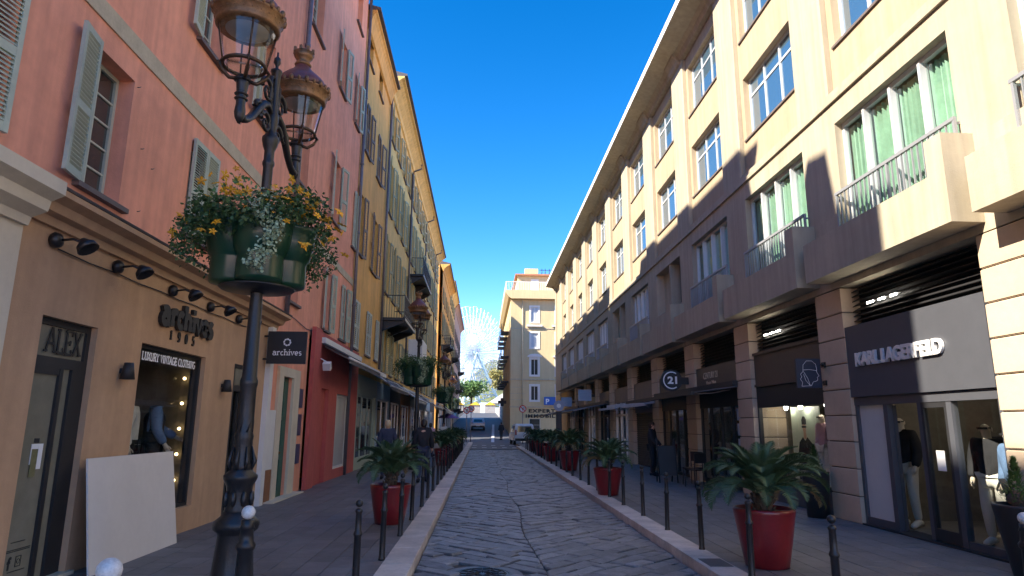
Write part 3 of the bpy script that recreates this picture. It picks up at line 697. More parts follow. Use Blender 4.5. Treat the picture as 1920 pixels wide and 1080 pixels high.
Y4 = left_building('far_pale_building', 84.05, 100, 20.0, paleyel, 'taller pale building standing proud above its neighbours at the far left', [(3.9, 5.9, 'mix'), (7.4, 9.6, 'open'), (11.0, 13.2, 'open'), (14.5, 16.2, 'closed'), (17.2, 18.8, 'closed')],
   [(85+i*3, 86+i*3) for i in range(5)], shuty, .6)
Y5 = left_building('far_rose_building', 100.05, 128, 19.8, farpink, 'faded rose building closing the left row before the wheel', [(3.9, 5.9, 'mix'), (7.4, 9.6, 'open'), (11.0, 13.2, 'open'), (14.5, 16.2, 'closed')],
   [(101.4+i*3.4, 102.5+i*3.4) for i in range(8)], shutb, .6, roof='tile')
# balconies
def balcony(par, y0, y1, z, p=1.0, h=.95, nb=None, slabm_=black, solid=False, bm=None):
    m = MB(FL); m.box(y0, y1, 0, p, z-.12, z)
    for i in range(3): 
        y = y0+.15+(y1-y0-.4)*i/2; m.prism([(0, z-.62), (.12, z-.55), (p*.9, z-.2), (p*.9, z-.125), (0, z-.125)], 'x', y, y+.1)
    bl = m.build('balcony', slabm_, par)
    m = MB(FL)
    if solid: m.box(y0, y1, p-.05, p+.05, z, z+h).box(y0, y0+.05, .02, p-.05, z, z+h).box(y1-.05, y1, .02, p-.05, z, z+h)
    else:
        n = nb or int((y1-y0)/.11)
        for i in range(n+1): y = y0+.02+(y1-y0-.04)*i/n; m.box(y-.007, y+.007, p-.05, p-.036, z, z+h)
        for i in range(1, int(p/.11)):
            for y in (y0+.02, y1-.02): m.box(y-.007, y+.007, p-.05-i*.11, p-.036-i*.11, z, z+h)
        m.box(y0, y1, p-.06, p-.02, z+h, z+h+.035).box(y0, y1, p-.055, p-.03, z+.12, z+.14).box(y0, y0+.03, 0, p-.06, z+h, z+h+.035).box(y1-.03, y1, 0, p-.06, z+h, z+h+.035)
        for i in range(int((y1-y0)/.33)):
            y = y0+.17+i*.33; m.tube([(y+.08*math.cos(R(a)), p-.043, z+.45+.12*math.sin(R(a))) for a in range(0, 361, 45)], .008, 4)
    m.build('railing', bm or black, bl)
balcony(Y2, 27.9, 32.2, 6.15, 1.05); balcony(Y2, 37.6, 43.5, 10.3, .85)
balcony(Y2, 38.5, 41.5, 5.3, .8, 1.25, solid=True, bm=whitep); balcony(Y2, 46, 50, 5.2, .7)
for y, z in ((69, 9.9), (72, 7.2), (75, 10.4), (79, 4.0)): balcony(Y3, y, y+3, z, .95, nb=14)
for y, z in ((86, 7.2), (92, 10.8), (95, 4)): balcony(Y4, y, y+3.4, z, 1.0, nb=14)
for y, z in ((104, 4), (110, 7.2), (118, 10.8), (120, 4)): balcony(Y5, y, y+4, z, 1.1, nb=14)
# ground-floor shops of the left row
def lshop(par, y0, y1, wallm, label=None, top=3.4, wh=2.7, solid=.35, framec=None, doorpos=0, inner=interiord):
    a, b = y0+solid, y1-solid
    w = MB(FL); wall_cells(w, y0, y1, .08, top, [(a, b, .45, wh)], .12, .03); w.build('shop_front', wallm, par)
    n = max(2, int((b-a)/1.1)); m = MB(FL)
    for i in range(n+1): y = a+(b-a)*i/n; m.box(y-.035, y+.035, -.09, -.03, .45, wh)
    m.box(a, b, -.085, -.035, wh-.07, wh).box(a, b, -.085, -.035, .45, .5)
    f = m.build('display_window', framec or framea, par)
    for i in range(n): MB(FL).box(a+(b-a)*i/n+.035, a+(b-a)*(i+1)/n-.035, -.07, -.06, .5, wh-.07).build('pane', darkpane, f)
lshop(Y1, 23.2, 27.6, mat('pale_green_front', (.38, .46, .38), .5, .05), framec=mat('pale_green_frame', (.42, .5, .42), .5, .05))
fronts = [mat('shop_blue', (.30, .42, .50), .6, .1), mat('shop_cream', (.50, .42, .33), .7, .1), mat('shop_dark', (.06, .05, .05), .6, .1), mat('shop_white', (.55, .55, .53), .6, .1), mat('shop_orange', (.45, .20, .07), .7, .1)]
y = 27.64; i = 0
for wdt in (4.0, 4.2, 4.8, 5.1, 5.0, 5.3, 5.46):
    lshop(Y2, y, y+wdt, fronts[(i*2) % 5]); y += wdt; i += 1
for k in range(3): lshop(Y3, 68.5+k*5.16, 68.5+(k+1)*5.16, fronts[(k*3+1) % 5])
for k in range(4): lshop(Y4, 84.05+k*3.98, 84.05+(k+1)*3.98, fronts[(k+2) % 5])
for k in range(6): lshop(Y5, 100.05+k*4.65, 100.05+(k+1)*4.65, fronts[(k*2+1) % 5])
# awnings
def awning_left(y0, y1, p, zt, zb, m_, lab):
    r = root('awning', (WL, (y0+y1)/2, zt), lab, 'awning', 'awnings over the left-hand shops')
    MB(FL).prism([(.08, zt), (p, zb), (p, zb+.02), (.08, zt+.025)], 'x', y0, y1).build('fabric', m_, r)
    MB(FL).prism([(p, zb-.16), (p+.006, zb-.16), (p+.006, zb+.01), (p, zb+.01)], 'x', y0, y1).build('valance', m_, r)
    MB(FL).box(y0, y1, .06, .2, zt+.01, zt+.16).build('cassette', whitep if m_ is awn else awn, r)
    for yy in (y0+.3, y1-.3): MB().tube([(WL+.12, yy, zt-.05), (WL+p*.6, yy, zt-.25), (WL+p-.03, yy, zb-.03)], .02, 6).build('arm', whitep, r)
    MB().tube([(WL+p, y0, zb-.02), (WL+p, y1, zb-.02)], .035, 8).build('front_bar', whitep, r)
awning_left(17.6, 23.0, .85, 3.78, 3.42, awn, 'dark grey awning over the red shop')
awning_left(23.3, 29.0, 1.2, 3.62, 3.02, awn, 'dark grey awning over the pale green shop')
awning_left(29.3, 35.2, 1.5, 3.5, 2.8, awnl, 'pale grey awning just beyond the dark ones')
awning_left(35.6, 43, 1.9, 3.45, 2.65, awn, 'dark awning beside the second street lamp, left side')
awning_left(43.6, 53, 2.1, 3.45, 2.6, awnl, 'long pale awning farther down the left side')
# ================================================================== RIGHT SIDE
P = 4.18
YEND = 57.4
RB = root('cream_arcade_building', (WR+3, 30, 0), 'long cream building with shop pillars, boxed balconies and a deep overhanging eave', 'building')
def bc(k): return 9.43+P*k                       # bay centre
NB = range(-1, 12)
m = MB(FR)
m.box(2.0, YEND, -14, -4.2, 0, 4.3); m.box(2.0, YEND, -14, -.75, 4.3, 13.95); m.box(YEND-.3, YEND, -4.2, -.76, 0, 4.3); m.box(2.0, 2.3, -4.2, -.76, 0, 4.3)
m.build('wall_core', cream, RB)
# level one wall
niche = {3, 5}
ops = []
for k in NB:
    c = bc(k)
    if c+1.5 > YEND-1: continue
    ops.append((c-1.48, c+1.46+(.2 if k < 0 else 0), 4.35, 7.16) if k not in niche else (c-1.48, c+1.46, 5.6, 7.16, .42))
w = MB(FR); wall_cells(w, 2.0, YEND, 4.17, 7.57, ops, .22); w.build('first_floor_wall', cream, RB)
w = MB(FR); w.box(2.0, YEND, -.05, .05, 7.57, 7.66); w.box(2.0, YEND, -.05, .0, 7.66, 7.80); w.build('string_course', cream, RB)
# upper infill wall with windows and pilasters
ops = []
for k in NB:
    c = bc(k)+.0
    if c+1.5 > YEND-1: continue
    for z0, z1 in ((8.74, 10.38), (11.45, 13.15)): ops.append((c-1.14, c+1.42, z0, z1))
w = MB(FR); wall_cells(w, 2.0, YEND, 7.80, 13.95, ops, .22, -.14); w.build('upper_wall', cream2, RB)
for k in range(-2, 12):
    y = bc(k)+P/2+.14; a, b = y-.62, y+.60
    if a < 2.2: a = 2.2
    if k == 11 or b > YEND: b = YEND
    if a > YEND: continue
    m = MB(FR)
    m.prism([(a, -.135), (a, -.03), (a+.05, .0), (b-.05, .0), (b, -.03), (b, -.135)], 'z', 7.80, 13.7)
    m.build('pilaster', cream, RB)
    m = MB(FR); m.prism([(0.0, 13.45), (.08, 13.5), (.12, 13.62), (.24, 13.80), (.24, 13.88), (-.12, 13.88), (-.12, 13.45)], 'x', a+.14, b-.14); m.build('bracket', cream, RB)
m = MB(FR); m.prism([(-.13, 13.56), (.02, 13.60), (.08, 13.74), (.20, 13.84), (.66, 13.93), (.76, 13.95), (.76, 14.18), (.2, 14.28), (-.13, 14.28)], 'x', 1.5, YEND+.6); m.build('eave', cream, RB)
MB(FR).box(1.5, YEND+.6, .761, .785, 13.96, 14.20).build('eave_edge', whitep, RB)
m = MB(FR); m.prism([(-.1, 14.285), (.6, 14.285), (-8, 14.8), (-14, 14.285)], 'x', 1.8, YEND+.3); m.build('roof', slate, RB)
pinkball = mat('window_toy_pink', (.7, .05, .12), .5, 0)
for k in NB:
    c = bc(k)
    if c+1.5 > YEND-1: continue
    for z0, z1 in ((8.74, 10.38), (11.45, 13.15)):
        window(RB, FR, c-1.14, c+1.42, z0, z1, -.34, nu=3, nv=2, fm=framea, pm=bluepane, fw=.055, mw=.03, individual=k < 6, transom=.72)
        MB(FR).box(c-1.20, c+1.48, -.16, -.10, z0-.05, z0-.004).build('sill', sill, RB)
    if k not in niche:
        a, b = c-1.48, c+1.46+(.2 if k < 0 else 0)
        fr = MB(FR); fr.box(a, a+.06, -.22, -.14, 4.35, 7.16).box(b-.06, b, -.22, -.14, 4.35, 7.16).box(a+.06, b-.06, -.22, -.14, 7.08, 7.16).box(a+.06, b-.06, -.22, -.14, 4.35, 4.42)
        for i in (1, 2, 3): u = a+(b-a)*i/4; fr.box(u-.028, u+.028, -.22, -.09, 4.42, 7.08)
        wn = fr.build('window', framea, RB)
        for i in range(4):
            u0 = a+(b-a)*i/4+.035; u1 = a+(b-a)*(i+1)/4-.035
            MB(FR).box(u0, u1, -.195, -.185, 4.43, 7.07).build('pane', tint if k < 3 else darkpane, wn)
            if k < 3:
                cm = MB(FR); n = 14; dens = [(.0, 1), (.12, 1), (.0, .98), (.0, 1.0)][i]
                pts = []
                for j in range(n*3+1):
                    t = dens[0]+(dens[1]-dens[0])*j/(n*3); pts.append((u0+(u1-u0)*t, -.30-.055*math.sin(j*1.6+i)-.02*math.sin(j*.7)))
                for p, q in zip(pts, pts[1:]): cm.quad((p[0], p[1], 4.45), (q[0], q[1], 4.45), (q[0], q[1], 7.05), (p[0], p[1], 7.05))
                cm.build('curtain', curt, wn)
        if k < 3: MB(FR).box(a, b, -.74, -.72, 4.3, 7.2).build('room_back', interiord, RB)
        # railing
        rl = MB(FR); rz = 5.80; d0 = .06
        rl.box(a-.06, b+.04, d0, d0+.05, rz-.03, rz+.02).box(a-.04, b+.02, d0+.01, d0+.04, 4.55, 4.6)
        for u in (a-.04, (a+b)/2, b+.0): rl.box(u-.02, u+.02, d0+.005, d0+.045, 4.3, rz-.03)
        for u in (a-.03, b-.01): rl.box(u-.012, u+.012, 0, d0+.004, rz-.08, rz-.05)
        rg = rl.build('railing', railm, RB)
        n = 24; bars = MB(FR)
        for i in range(1, n):
            if i == n//2: continue
            u = a+(b-a)*i/n
            if k in (-1, 0, 1): MB(FR).box(u-.008, u+.008, d0+.012, d0+.038, 4.6, rz-.03).build('baluster', railm, rg)
            else: bars.box(u-.008, u+.008, d0+.012, d0+.038, 4.6, rz-.03)
        if bars.v: bars.build('balusters', railm, rg, kind='stuff')
    else:
        a, b = c-1.48, c+1.46
        m = MB(FR); m.box(a+1.25, b, -.42, -.40, 5.6, 7.16); m.box(a+1.20, a+1.32, -.40, -.02, 5.6, 7.15); m.box(a+1.32, b, -.40, -.30, 5.6, 7.15); m.build('niche_wall', cream, RB)
        window(RB, FR, a+.05, a+1.19, 5.6, 7.12, -.40, nu=2, nv=1, fm=blackm, pm=darkpane)
    # parapet box of the balcony
    a = c-1.70; b = c+2.12; m = MB(FR)
    zt = 5.0
    m.prism([(a, 0), (a, .45), (b, .45), (b, 0)], 'z', 4.28, zt)
    m.box(a, a+.33, 0, .449, zt, 5.50)
    if k not in niche: m.box(b-.62, b, 0, .07, zt, 5.42)
    else: m.box(a+.33, b, 0, .12, zt, 5.5)
    m.build('balcony_parapet', cream, RB, label='boxed balcony parapet stepped up at its near end')
m = MB(FR); m.box(2.0, YEND, -.60, -.0, 4.16, 4.17); m.build('soffit', cream, RB)
# ground-floor pillars of stone blocks
shared = {}
def block_mesh(w_, h_, d_):
    k = (round(w_, 3), round(h_, 3), round(d_, 3))
    if k not in shared:
        mb = MB(); ch = .012
        mb.box(-w_/2+ch, w_/2-ch, -d_/2+ch, d_/2-ch, 0, ch).box(-w_/2, w_/2, -d_/2, d_/2, ch, h_-ch)
        mb.add([(-w_/2, -d_/2, h_-ch), (w_/2, -d_/2, h_-ch), (w_/2, d_/2, h_-ch), (-w_/2, d_/2, h_-ch), (-w_/2+ch, -d_/2+ch, h_), (w_/2-ch, -d_/2+ch, h_), (w_/2-ch, d_/2-ch, h_), (-w_/2+ch, d_/2-ch, h_)], [(0,1,5,4),(1,2,6,5),(2,3,7,6),(3,0,4,7),(4,5,6,7)])
        shared[k] = mb.mesh('stone_block', stonec)
    return shared[k]
HB = (4.16-.1)/9
for k in range(-2, 11):
    y = bc(k)+2.26; a, b = y-.45, y+.45
    if k == -2: a, b = 2.0, 5.7
    if k == -1: a, b = 4.6, 7.93
    if k == -2: continue
    co = MB(); co.box(WR+.03, WR+.75, a+.03, b-.03, .1, 4.16); pl = co.build('pillar', mortar, RB)
    for j in range(9):
        link('stone_block', block_mesh(.78, HB-.016, b-a), pl, loc=(WR+.39, (a+b)/2, .1+j*HB))
# solid wall with wide courses at the far end
m = MB(FR)
for j in range(9): m.box(bc(10)-2.0, YEND, -.2, .0, .1+j*HB, .1+(j+1)*HB-.03)
m.box(bc(10)-2.0, YEND, -.3, -.03, .1, 4.16)
m.build('rusticated_wall', mat('ochre_ashlar', (.62, .43, .20), .8, .08), RB)
# shop bays
def shop_room(k, imat, d0=-.5, depth=3.6):
    c = bc(k); a, b = c-1.64, c+1.88-.0
    m = MB(FR); m.box(a-.3, b+.3, -depth-.1, -depth, .1, 3.5).box(a-.3, a-.25, -depth, d0, .1, 3.5).box(b+.2, b+.25, -depth, d0, .1, 3.5).box(a-.25, b+.2, -depth, d0, 3.45, 3.5).box(a-.25, b+.2, -depth, d0+.1, .09, .12)
    return m.build('shop_room', imat, RB)
def louvres(k, z0=3.42, z1=4.16):
    c = bc(k); a, b = c-1.46, c+1.80; n = 8
    MB(FR).box(a, b, -.36, -.34, z0, z1).build('louvre_backing', blackm, RB)
    for i in range(n):
        z = z0+.02+(z1-z0-.04)*i/n
        MB(FR).add([(a, -.32, z+.07), (b, -.32, z+.07), (b, -.20, z), (a, -.20, z), (a, -.32, z+.082), (b, -.32, z+.082), (b, -.20, z+.012), (a, -.20, z+.012)], [(0,1,2,3),(7,6,5,4),(0,3,7,4),(3,2,6,7),(2,1,5,6)]).build('louvre', blackm, RB)
def AB(k): c = bc(k); return c-1.465, c+1.805
for k in range(0, 10): louvres(k)
# bay 0: fashion shop
a, b = AB(0)
shop_room(0, interior)
MB(FR).box(a, b, -.30, -.015, 2.20, 3.42).build('sign_panel', anth, RB, label='large anthracite fascia panel')
fr = MB(FR); D = -.11
us = [a, a+.10, 8.85, 8.98, 9.50, 9.62, 10.25, 10.38, b-.08, b]
fr.box(a, b, D-.05, D+.05, 2.06, 2.195)
for q in ((a, a+.07), (8.88, 8.98), (9.52, 9.60), (10.33, 10.44), (b-.07, b)): fr.box(q[0], q[1], D-.06, D+.04, .12, 2.06)
fr.box(a+.07, 8.88, D-.05, D+.03, .12, .22).box(10.44, b-.07, D-.05, D+.03, .12, .24)
sf = fr.build('shop_window', anth, RB)
MB(FR).box(a+.07, 8.88, D-.01, D, .22, 2.06).build('pane', shopglass, sf)
MB(FR).box(10.44, b-.07, D-.01, D, .24, 2.06).build('pane', frost, sf)
for i, (u0, u1, dd) in enumerate(((8.98, 9.52, -.09),)):
    f2 = MB(FR); f2.box(u0, u0+.05, dd-.03, dd+.02, .14, 2.06).box(u1-.05, u1, dd-.03, dd+.02, .14, 2.06).box(u0+.05, u1-.05, dd-.03, dd+.02, .14, .30).box(u0+.05, u1-.05, dd-.03, dd+.02, 1.98, 2.06)
    dr = f2.build('door', blackm, RB, label='glazed shop door leaf with a paper notice'); MB(FR).box(u0+.05, u1-.05, dd-.012, dd-.004, .30, 1.98).build('pane', shopglass, dr)
    MB(FR).box(u0+.17, u0+.34, dd, dd+.004, 1.1, 1.38).build('paper_note', white, dr)
mm = frame((math.cos(R(65)), math.sin(R(65)), 0), (-math.sin(R(65)), math.cos(R(65)), 0), (0, 0, 1), (WR+.20, 10.30, 0))
f2 = MB(mm); f2.box(0, .05, 0, .05, .14, 2.04).box(.65, .70, 0, .05, .14, 2.04).box(.05, .65, 0, .05, .14, .3).box(.05, .65, 0, .05, 1.97, 2.04); dr = f2.build('door', blackm, RB, label='shop door leaf standing open into the shop')
MB(mm).box(.05, .65, .02, .028, .3, 1.97).build('pane', shopglass, dr)
MB(FR).box(a, b, -.34, .0, .09, .125).build('threshold', blackm, RB)
rr = root('shop_name_lettering', (WR+.06, 9.8, 2.8), 'brushed white raised letters reading KARL LAGERFELD on the anthracite fascia', 'sign')
text('KARL LAGERFELD', .30, TM('R', 10.93, .012, 2.72), 2.16, m=mat('letter_silver', (.78, .78, .78), .35, .03, metal=.2), parent=rr, extrude=.02, offset=.012, spacing=.92)
MB(FR).box(10.9, 8.8, -.014, -.006, 2.80, 2.82).build('mounting_rail', anth, rr)
for i in range(3):
    for kk, zz in ((0, 4.0), (1, 4.0)):
        MB(FR).box(bc(kk)+.5+i*.32, bc(kk)+.68+i*.32, -.185, -.175, 3.77, 3.80).build('ceiling_spot', bulbw, RB)
# clothes rail inside bay 0
def rail(x, y0, y1, z, cols, lab):
    r = root('clothes_rail', (x, (y0+y1)/2, .1), lab, 'clothes rail')
    MB().tube([(x, y0, .12), (x, y0, z), (x, y1, z), (x, y1, .12)], .015, 6).build('frame', black, r)
    n = int((y1-y0)/.09)
    for i in range(1, n):
        y = y0+(y1-y0)*i/n; m = MB(); hh = random.uniform(.62, .85); s_ = random.uniform(.17, .22)
        m.prism([(x-s_, z-.14), (x-.03, z-.04), (x+.03, z-.04), (x+s_, z-.14), (x+s_*.95, z-hh), (x-s_*.95, z-hh+.03)], 'y', y-.02, y+.02)
        m.build('garment', cols[i % len(cols)], r)
rail(8.3, 8.2, 10.6, 1.55, [cdark, cnavy, cdark, cwhite], 'rail of mostly black clothes at the back of the fashion shop')
m = MB(); m.box(9.7, 9.95, 8.0, 11.0, 1.95, 2.0).box(9.7, 9.95, 8.0, 11.0, .7, .75).build('wall_shelf', mat('shelf_wood', (.35, .25, .14), .6, .1), RB)
for y in (8.4, 9.6, 10.6): MB().lathe([(.05, -.03), (.07, .03)], (8.2, y, 3.1), 10).build('ceiling_lamp', bulbw, RB)
# bay 1: display window with poster and mannequins
a, b = AB(1); shop_room(1, interior)
MB(FR).box(a, b, -.30, -.10, 2.62, 3.40).box(a, b, -.098, -.06, 3.34, 3.40).box(a, b, -.28, -.07, 2.60, 2.66).build('sign_panel', brownp, RB)
fr = MB(FR); fr.box(a, a+.06, -.20, -.11, .5, 2.6).box(b-.06, b, -.20, -.11, .5, 2.6).box(a+.06, b-.06, -.20, -.11, .5, .58).box(a+.06, b-.06, -.20, -.11, 2.12, 2.60)
sf = fr.build('shop_window', blackm, RB); MB(FR).box(a+.06, b-.06, -.16, -.15, .58, 2.12).build('pane', shopglass, sf)
MB(FR).box(a, b, -.3, -.09, .1, .5).build('stall_riser', anth, RB)
MB(FR).box(a, b, -1.9, -.31, .12, .5).build('display_plinth', trimc, RB)
pr = root('window_poster', (7.3, 14.4, .5), 'tall pale poster of a man in a black cap and shirt behind the display glass', 'poster')
PX = frame((0,-1,0), (0,0,1), (-1,0,0), (WR+.75, 15.1, .55))
m = MB(PX); m.box(0, 1.3, 0, 1.58, -.02, 0); m.build('sheet', mat('poster_pale', (.50, .58, .46), .5, .03), pr)
m = MB(PX)
def oval(m, cx, cy, rx, ry, z, n=20): m.add([(cx+rx*math.cos(2*PI*i/n), cy+ry*math.sin(2*PI*i/n), z) for i in range(n)], [tuple(range(n))])
oval(m, .60, 1.14, .085, .13, .004); m.add([(.54, .88, .003), (.67, .88, .003), (.66, 1.08, .003), (.55, 1.08, .003)], [(0,1,2,3)]); m.build('printed_face', skinm, pr)
m = MB(PX); m.add([(.20, 0, .002), (1.05, 0, .002), (1.0, .55, .002), (.92, .78, .002), (.70, .92, .002), (.60, .84, .002), (.50, .92, .002), (.32, .80, .002), (.22, .5, .002)], [tuple(range(9))])
m.add([(.50, 1.19, .006), (.70, 1.19, .006), (.71, 1.30, .006), (.64, 1.37, .006), (.55, 1.37, .006), (.49, 1.29, .006)], [tuple(range(6))]); m.add([(.49, 1.12, .0065), (.70, 1.12, .0065), (.70, 1.165, .0065), (.49, 1.165, .0065)], [(0,1,2,3)])
m.build('printed_clothes', cdark, pr)
rail(7.55, 12.5, 13.8, 1.75, [cpink, cpink, cwhite], 'rail of pink clothes in the display window beside the poster')
for y in (13.2, 14.3, 15.0): MB().lathe([(.03, -.03), (.05, .05)], (7.0, y, 2.1), 8).build('ceiling_lamp', bulbw, RB)
r = root('hanging_sign', (WR, 12.0, 2.4), 'small square navy hanging sign with a white line drawing of a head in profile', 'sign')
MB().box(5.84, 6.30, 11.97, 12.03, 2.40, 2.94).build('panel', mat('sign_navy', (.025, .035, .06), .4, .03), r)
MB().box(6.30, WR, 11.985, 12.015, 2.82, 2.85).box(6.30, WR, 11.985, 12.015, 2.48, 2.51).box(6.36, WR-.005, 11.95, 12.05, 2.79, 2.88).box(6.36, WR-.005, 11.95, 12.05, 2.45, 2.54).build('bracket', black, r)
m = MB(frame((1,0,0), (0,0,1), (0,-1,0), (5.84, 11.969, 2.40)))
for pts in ([(.12,.30),(.13,.42),(.20,.50),(.30,.50),(.37,.44),(.385,.36),(.38,.30),(.42,.22),(.385,.20),(.39,.15),(.37,.13),(.30,.11),(.26,.04)], [(.13,.33),(.24,.34),(.385,.32)], [(.12,.30),(.07,.25),(.09,.20),(.06,.16),(.10,.10),(.08,.03)], [(.08,.03),(.26,.04)], [(.13,.30),(.20,.18),(.24,.04)], [(.13,.25),(.16,.14),(.24,.04)]):
    m.tube([(p[0], p[1], .002) for p in pts], .0035, 4, False)
m.build('line_drawing', white, r)
# bays 2,3: estate agency
for k in (2, 3):
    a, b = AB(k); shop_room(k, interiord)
    MB(FR).box(a, b, -.30, -.06, 2.66, 3.36).build('sign_panel', brownp, RB)
    MB(FR).box(a, b, -.25, -.12, 2.2, 2.66).build('lintel_panel', blackm, RB)
    fr = MB(FR); n = 4
    for i in range(n+1): u = a+(b-a)*i/n; fr.box(max(a, u-.035), min(b, u+.035), -.23, -.14, .12, 2.2)
    fr.box(a, b, -.225, -.145, .12, .22); sf = fr.build('shop_window', blackm, RB)
    for i in range(n): MB(FR).box(a+(b-a)*i/n+.035, a+(b-a)*(i+1)/n-.035, -.19, -.18, .22, 2.2).build('pane', darkpane, sf)
    if k == 2:
        for j in range(4): MB(FR).box(a+.15, a+.55, -.17, -.165, .7+j*.38, 1.0+j*.38).build('listing_card', mat('card_blue', (.35, .45, .60), .5, .1, 14), sf)
r = root('shop_name_lettering', (WR+.06, 18, 3), 'thin pale letters reading CENTURY 21 on a brown fascia', 'sign')
text('CENTURY 21', .26, TM('R', 18.95, -.055, 3.02), 1.15, m=mat('letter_gold', (.55, .48, .36), .5, 0), parent=r, extrude=.005)
text('Vieux Nice', .14, TM('R', 18.75, -.055, 2.86), .8, m=MATS['letter_gold'], parent=r, extrude=.004)
r = root('hanging_sign', (WR, 20.2, 2.8), 'round black hanging sign with a white C shaped ring and the number 21', 'sign')
mm = Matrix.Translation((5.86, 20.2, 3.07)) @ Matrix.Rotation(R(90), 4, 'X')
MB(mm).lathe([(.33, -.05), (.33, .05)], (0, 0, 0), 32, False).build('panel', blackm, r); MB().box(6.15, WR, 20.17, 20.23, 2.95, 3.17).build('bracket', blackm, r)
m = MB(frame((1,0,0), (0,0,1), (0,-1,0), (5.86, 20.149, 3.07)))
pts = arc(0, 0, .27, .27, 55, 305, 20)
for p, q in zip(pts, pts[1:]): m.add([(p[0], p[1], .002), (q[0], q[1], .002), (q[0]*.87, q[1]*.87, .002), (p[0]*.87, p[1]*.87, .002)], [(0,1,2,3)])
m.build('ring', white, r)
text('21', .30, TM('E', 5.73, 20.148, 2.97), .30, m=white, parent=r, extrude=.002, offset=.012)
# bay 4 shutter
a, b = AB(4); MB(FR).box(a, b, -.30, -.08, 2.62, 3.40).build('sign_panel', mat('panel_taupe', (.16, .12, .10), .6, .1), RB)
MB(FR).box(a, b, -.30, -.1, 2.2, 2.62).build('lintel_panel', mat('panel_mauve', (.13, .10, .11), .6, .1), RB)
rs = MB(FR).box(a, b, -.20, -.18, .1, 2.2).build('roller_shutter', blackm, RB)
for i in range(24): MB(FR).prism([(-.18, .11+i*.087), (-.155, .12+i*.087), (-.155, .165+i*.087), (-.18, .185+i*.087)], 'x', a, b).build('slat', blackm, rs)
for k in range(5, 10):
    a, b = AB(k)
    MB(FR).box(a, b, -.30, -.08, 2.72, 3.40).build('sign_panel', [MATS['panel_taupe'], brownp, mat('panel_olive', (.20, .18, .12), .6, .1), anth, brownp][k-5], RB)
    fr = MB(FR); n = 3
    for i in range(n+1): u = a+(b-a)*i/n; fr.box(max(a, u-.04), min(b, u+.04), -.25, -.13, .1, 2.72)
    fr.box(a, b, -.245, -.14, 2.1, 2.2); sf = fr.build('shop_window', [blackm, framea][k % 2], RB)
    for i in range(n): MB(FR).box(a+(b-a)*i/n+.04, a+(b-a)*(i+1)/n-.04, -.2, -.19, .1, 2.72).build('pane', darkpane, sf)
def awning_right(y0, y1, p, zt, zb, m_, lab):
    r = root('awning', (WR, (y0+y1)/2, zt), lab, 'awning', 'awnings over the right-hand shops')
    MB(FR).prism([(.02, zt), (p, zb), (p, zb+.02), (.02, zt+.03)], 'x', y0, y1).build('fabric', m_, r)
    MB(FR).box(y0, y1, .02, .16, zt+.03, zt+.15).build('cassette', awnl if m_ is not awn else blackm, r)
    MB(FR).box(y0, y1, p, p+.06, zb-.05, zb+.04).build('front_bar', awnl if m_ is not awn else blackm, r)
    for yy in (y0+.3, y1-.3): MB().tube([(WR-.1, yy, zt-.05), (WR-p*.5, yy, zt-.15), (WR-p+.03, yy, zb-.02)], .02, 6).build('arm', zinc, r)
awning_right(16.2, 23.8, 1.15, 2.66, 2.50, awn, 'dark half-open awning over the estate agency')
awning_right(24.2, 28.4, .35, 2.50, 2.46, awnl, 'closed white awning case over the roller shutter')
awning_right(29.0, 33.0, .5, 2.50, 2.44, awnl, 'closed pale awning case beyond the roller shutter')
awning_right(33.3, 42.5, 1.8, 2.75, 2.35, awn, 'open dark awning farther down the right side')
awning_right(43, 50, 2.2, 2.75, 2.3, awn, 'farthest open dark awning on the right side')
for y, zz, lab in ((37.3, 3.35, 'small pale blue square hanging sign above the far awnings'), (45.5, 3.25, 'smallest pale blue square hanging sign, near the far end of the arcade')):
    r = root('hanging_sign', (WR, y, zz), lab, 'sign', 'pale square hanging signs')
    MB().box(5.45, 6.2, y-.04, y+.04, zz-.32, zz+.3).build('panel', mat('sign_paleblue', (.30, .38, .50), .5, .04), r); MB().box(6.2, WR, y-.02, y+.02, zz-.1, zz+.05).build('bracket', black, r)

# ================================================================== END BUILDING
YB = 75.0
FE = frame((1, 0, 0), (0, -1, 0), (0, 0, 1), (0, YB, 0))
EBy = mat('end_yellow_plaster', (.62, .49, .28), .85, .05, .6, .15, 40, streak=.06)
EB = root('corner_apartment_building', (8, YB+12, 0), 'tall yellow corner building with white window surrounds closing the right side', 'building')
m = MB(); m.box(3.2, 18, YB+.35, YB+27, 0, 16.3).build('wall_core', EBy, EB)
cx = (5.95, 8.9, 12.2)
rows = [(4.35, 6.0), (7.2, 9.05), (10.35, 12.05), (13.35, 15.1)]
ops = [(x-.42, x+.42, a, b) for x in cx for a, b in rows]+[(5.35, 6.6, .9, 2.35)]
w = MB(FE); wall_cells(w, 3.2, 18, 0, 16.3, ops, .2); w.build('wall', EBy, EB)
for x in cx:
    for i, (a, b) in enumerate(rows):
        window(EB, FE, x-.42, x+.42, a, b, -.12, 2, 1, fm=whitep, pm=[darkpane, darkpane, mat('shutter_grey', (.50, .54, .58), .6, .05), MATS['shutter_grey']][i], fw=.06)
        m = MB(FE); m.box(x-.62, x-.42, 0, .05, a-.15, b+.2).box(x+.42, x+.62, 0, .05, a-.15, b+.2).box(x-.42, x+.42, 0, .05, b, b+.2).box(x-.42, x+.42, 0, .08, a-.15, a)
        if i == 1:
            pts = arc(x, b+.22, .85, .38, 0, 180, 10); m.prism(pts, 'y', 0.02, .18)
        if i == 2: m.box(x-.9, x+.9, 0, .25, b+.75, b+.95)
        m.build('window_surround', whitep, EB)
window(EB, FE, 5.35, 6.6, .9, 2.35, -.1, 1, 2, fm=whitep)
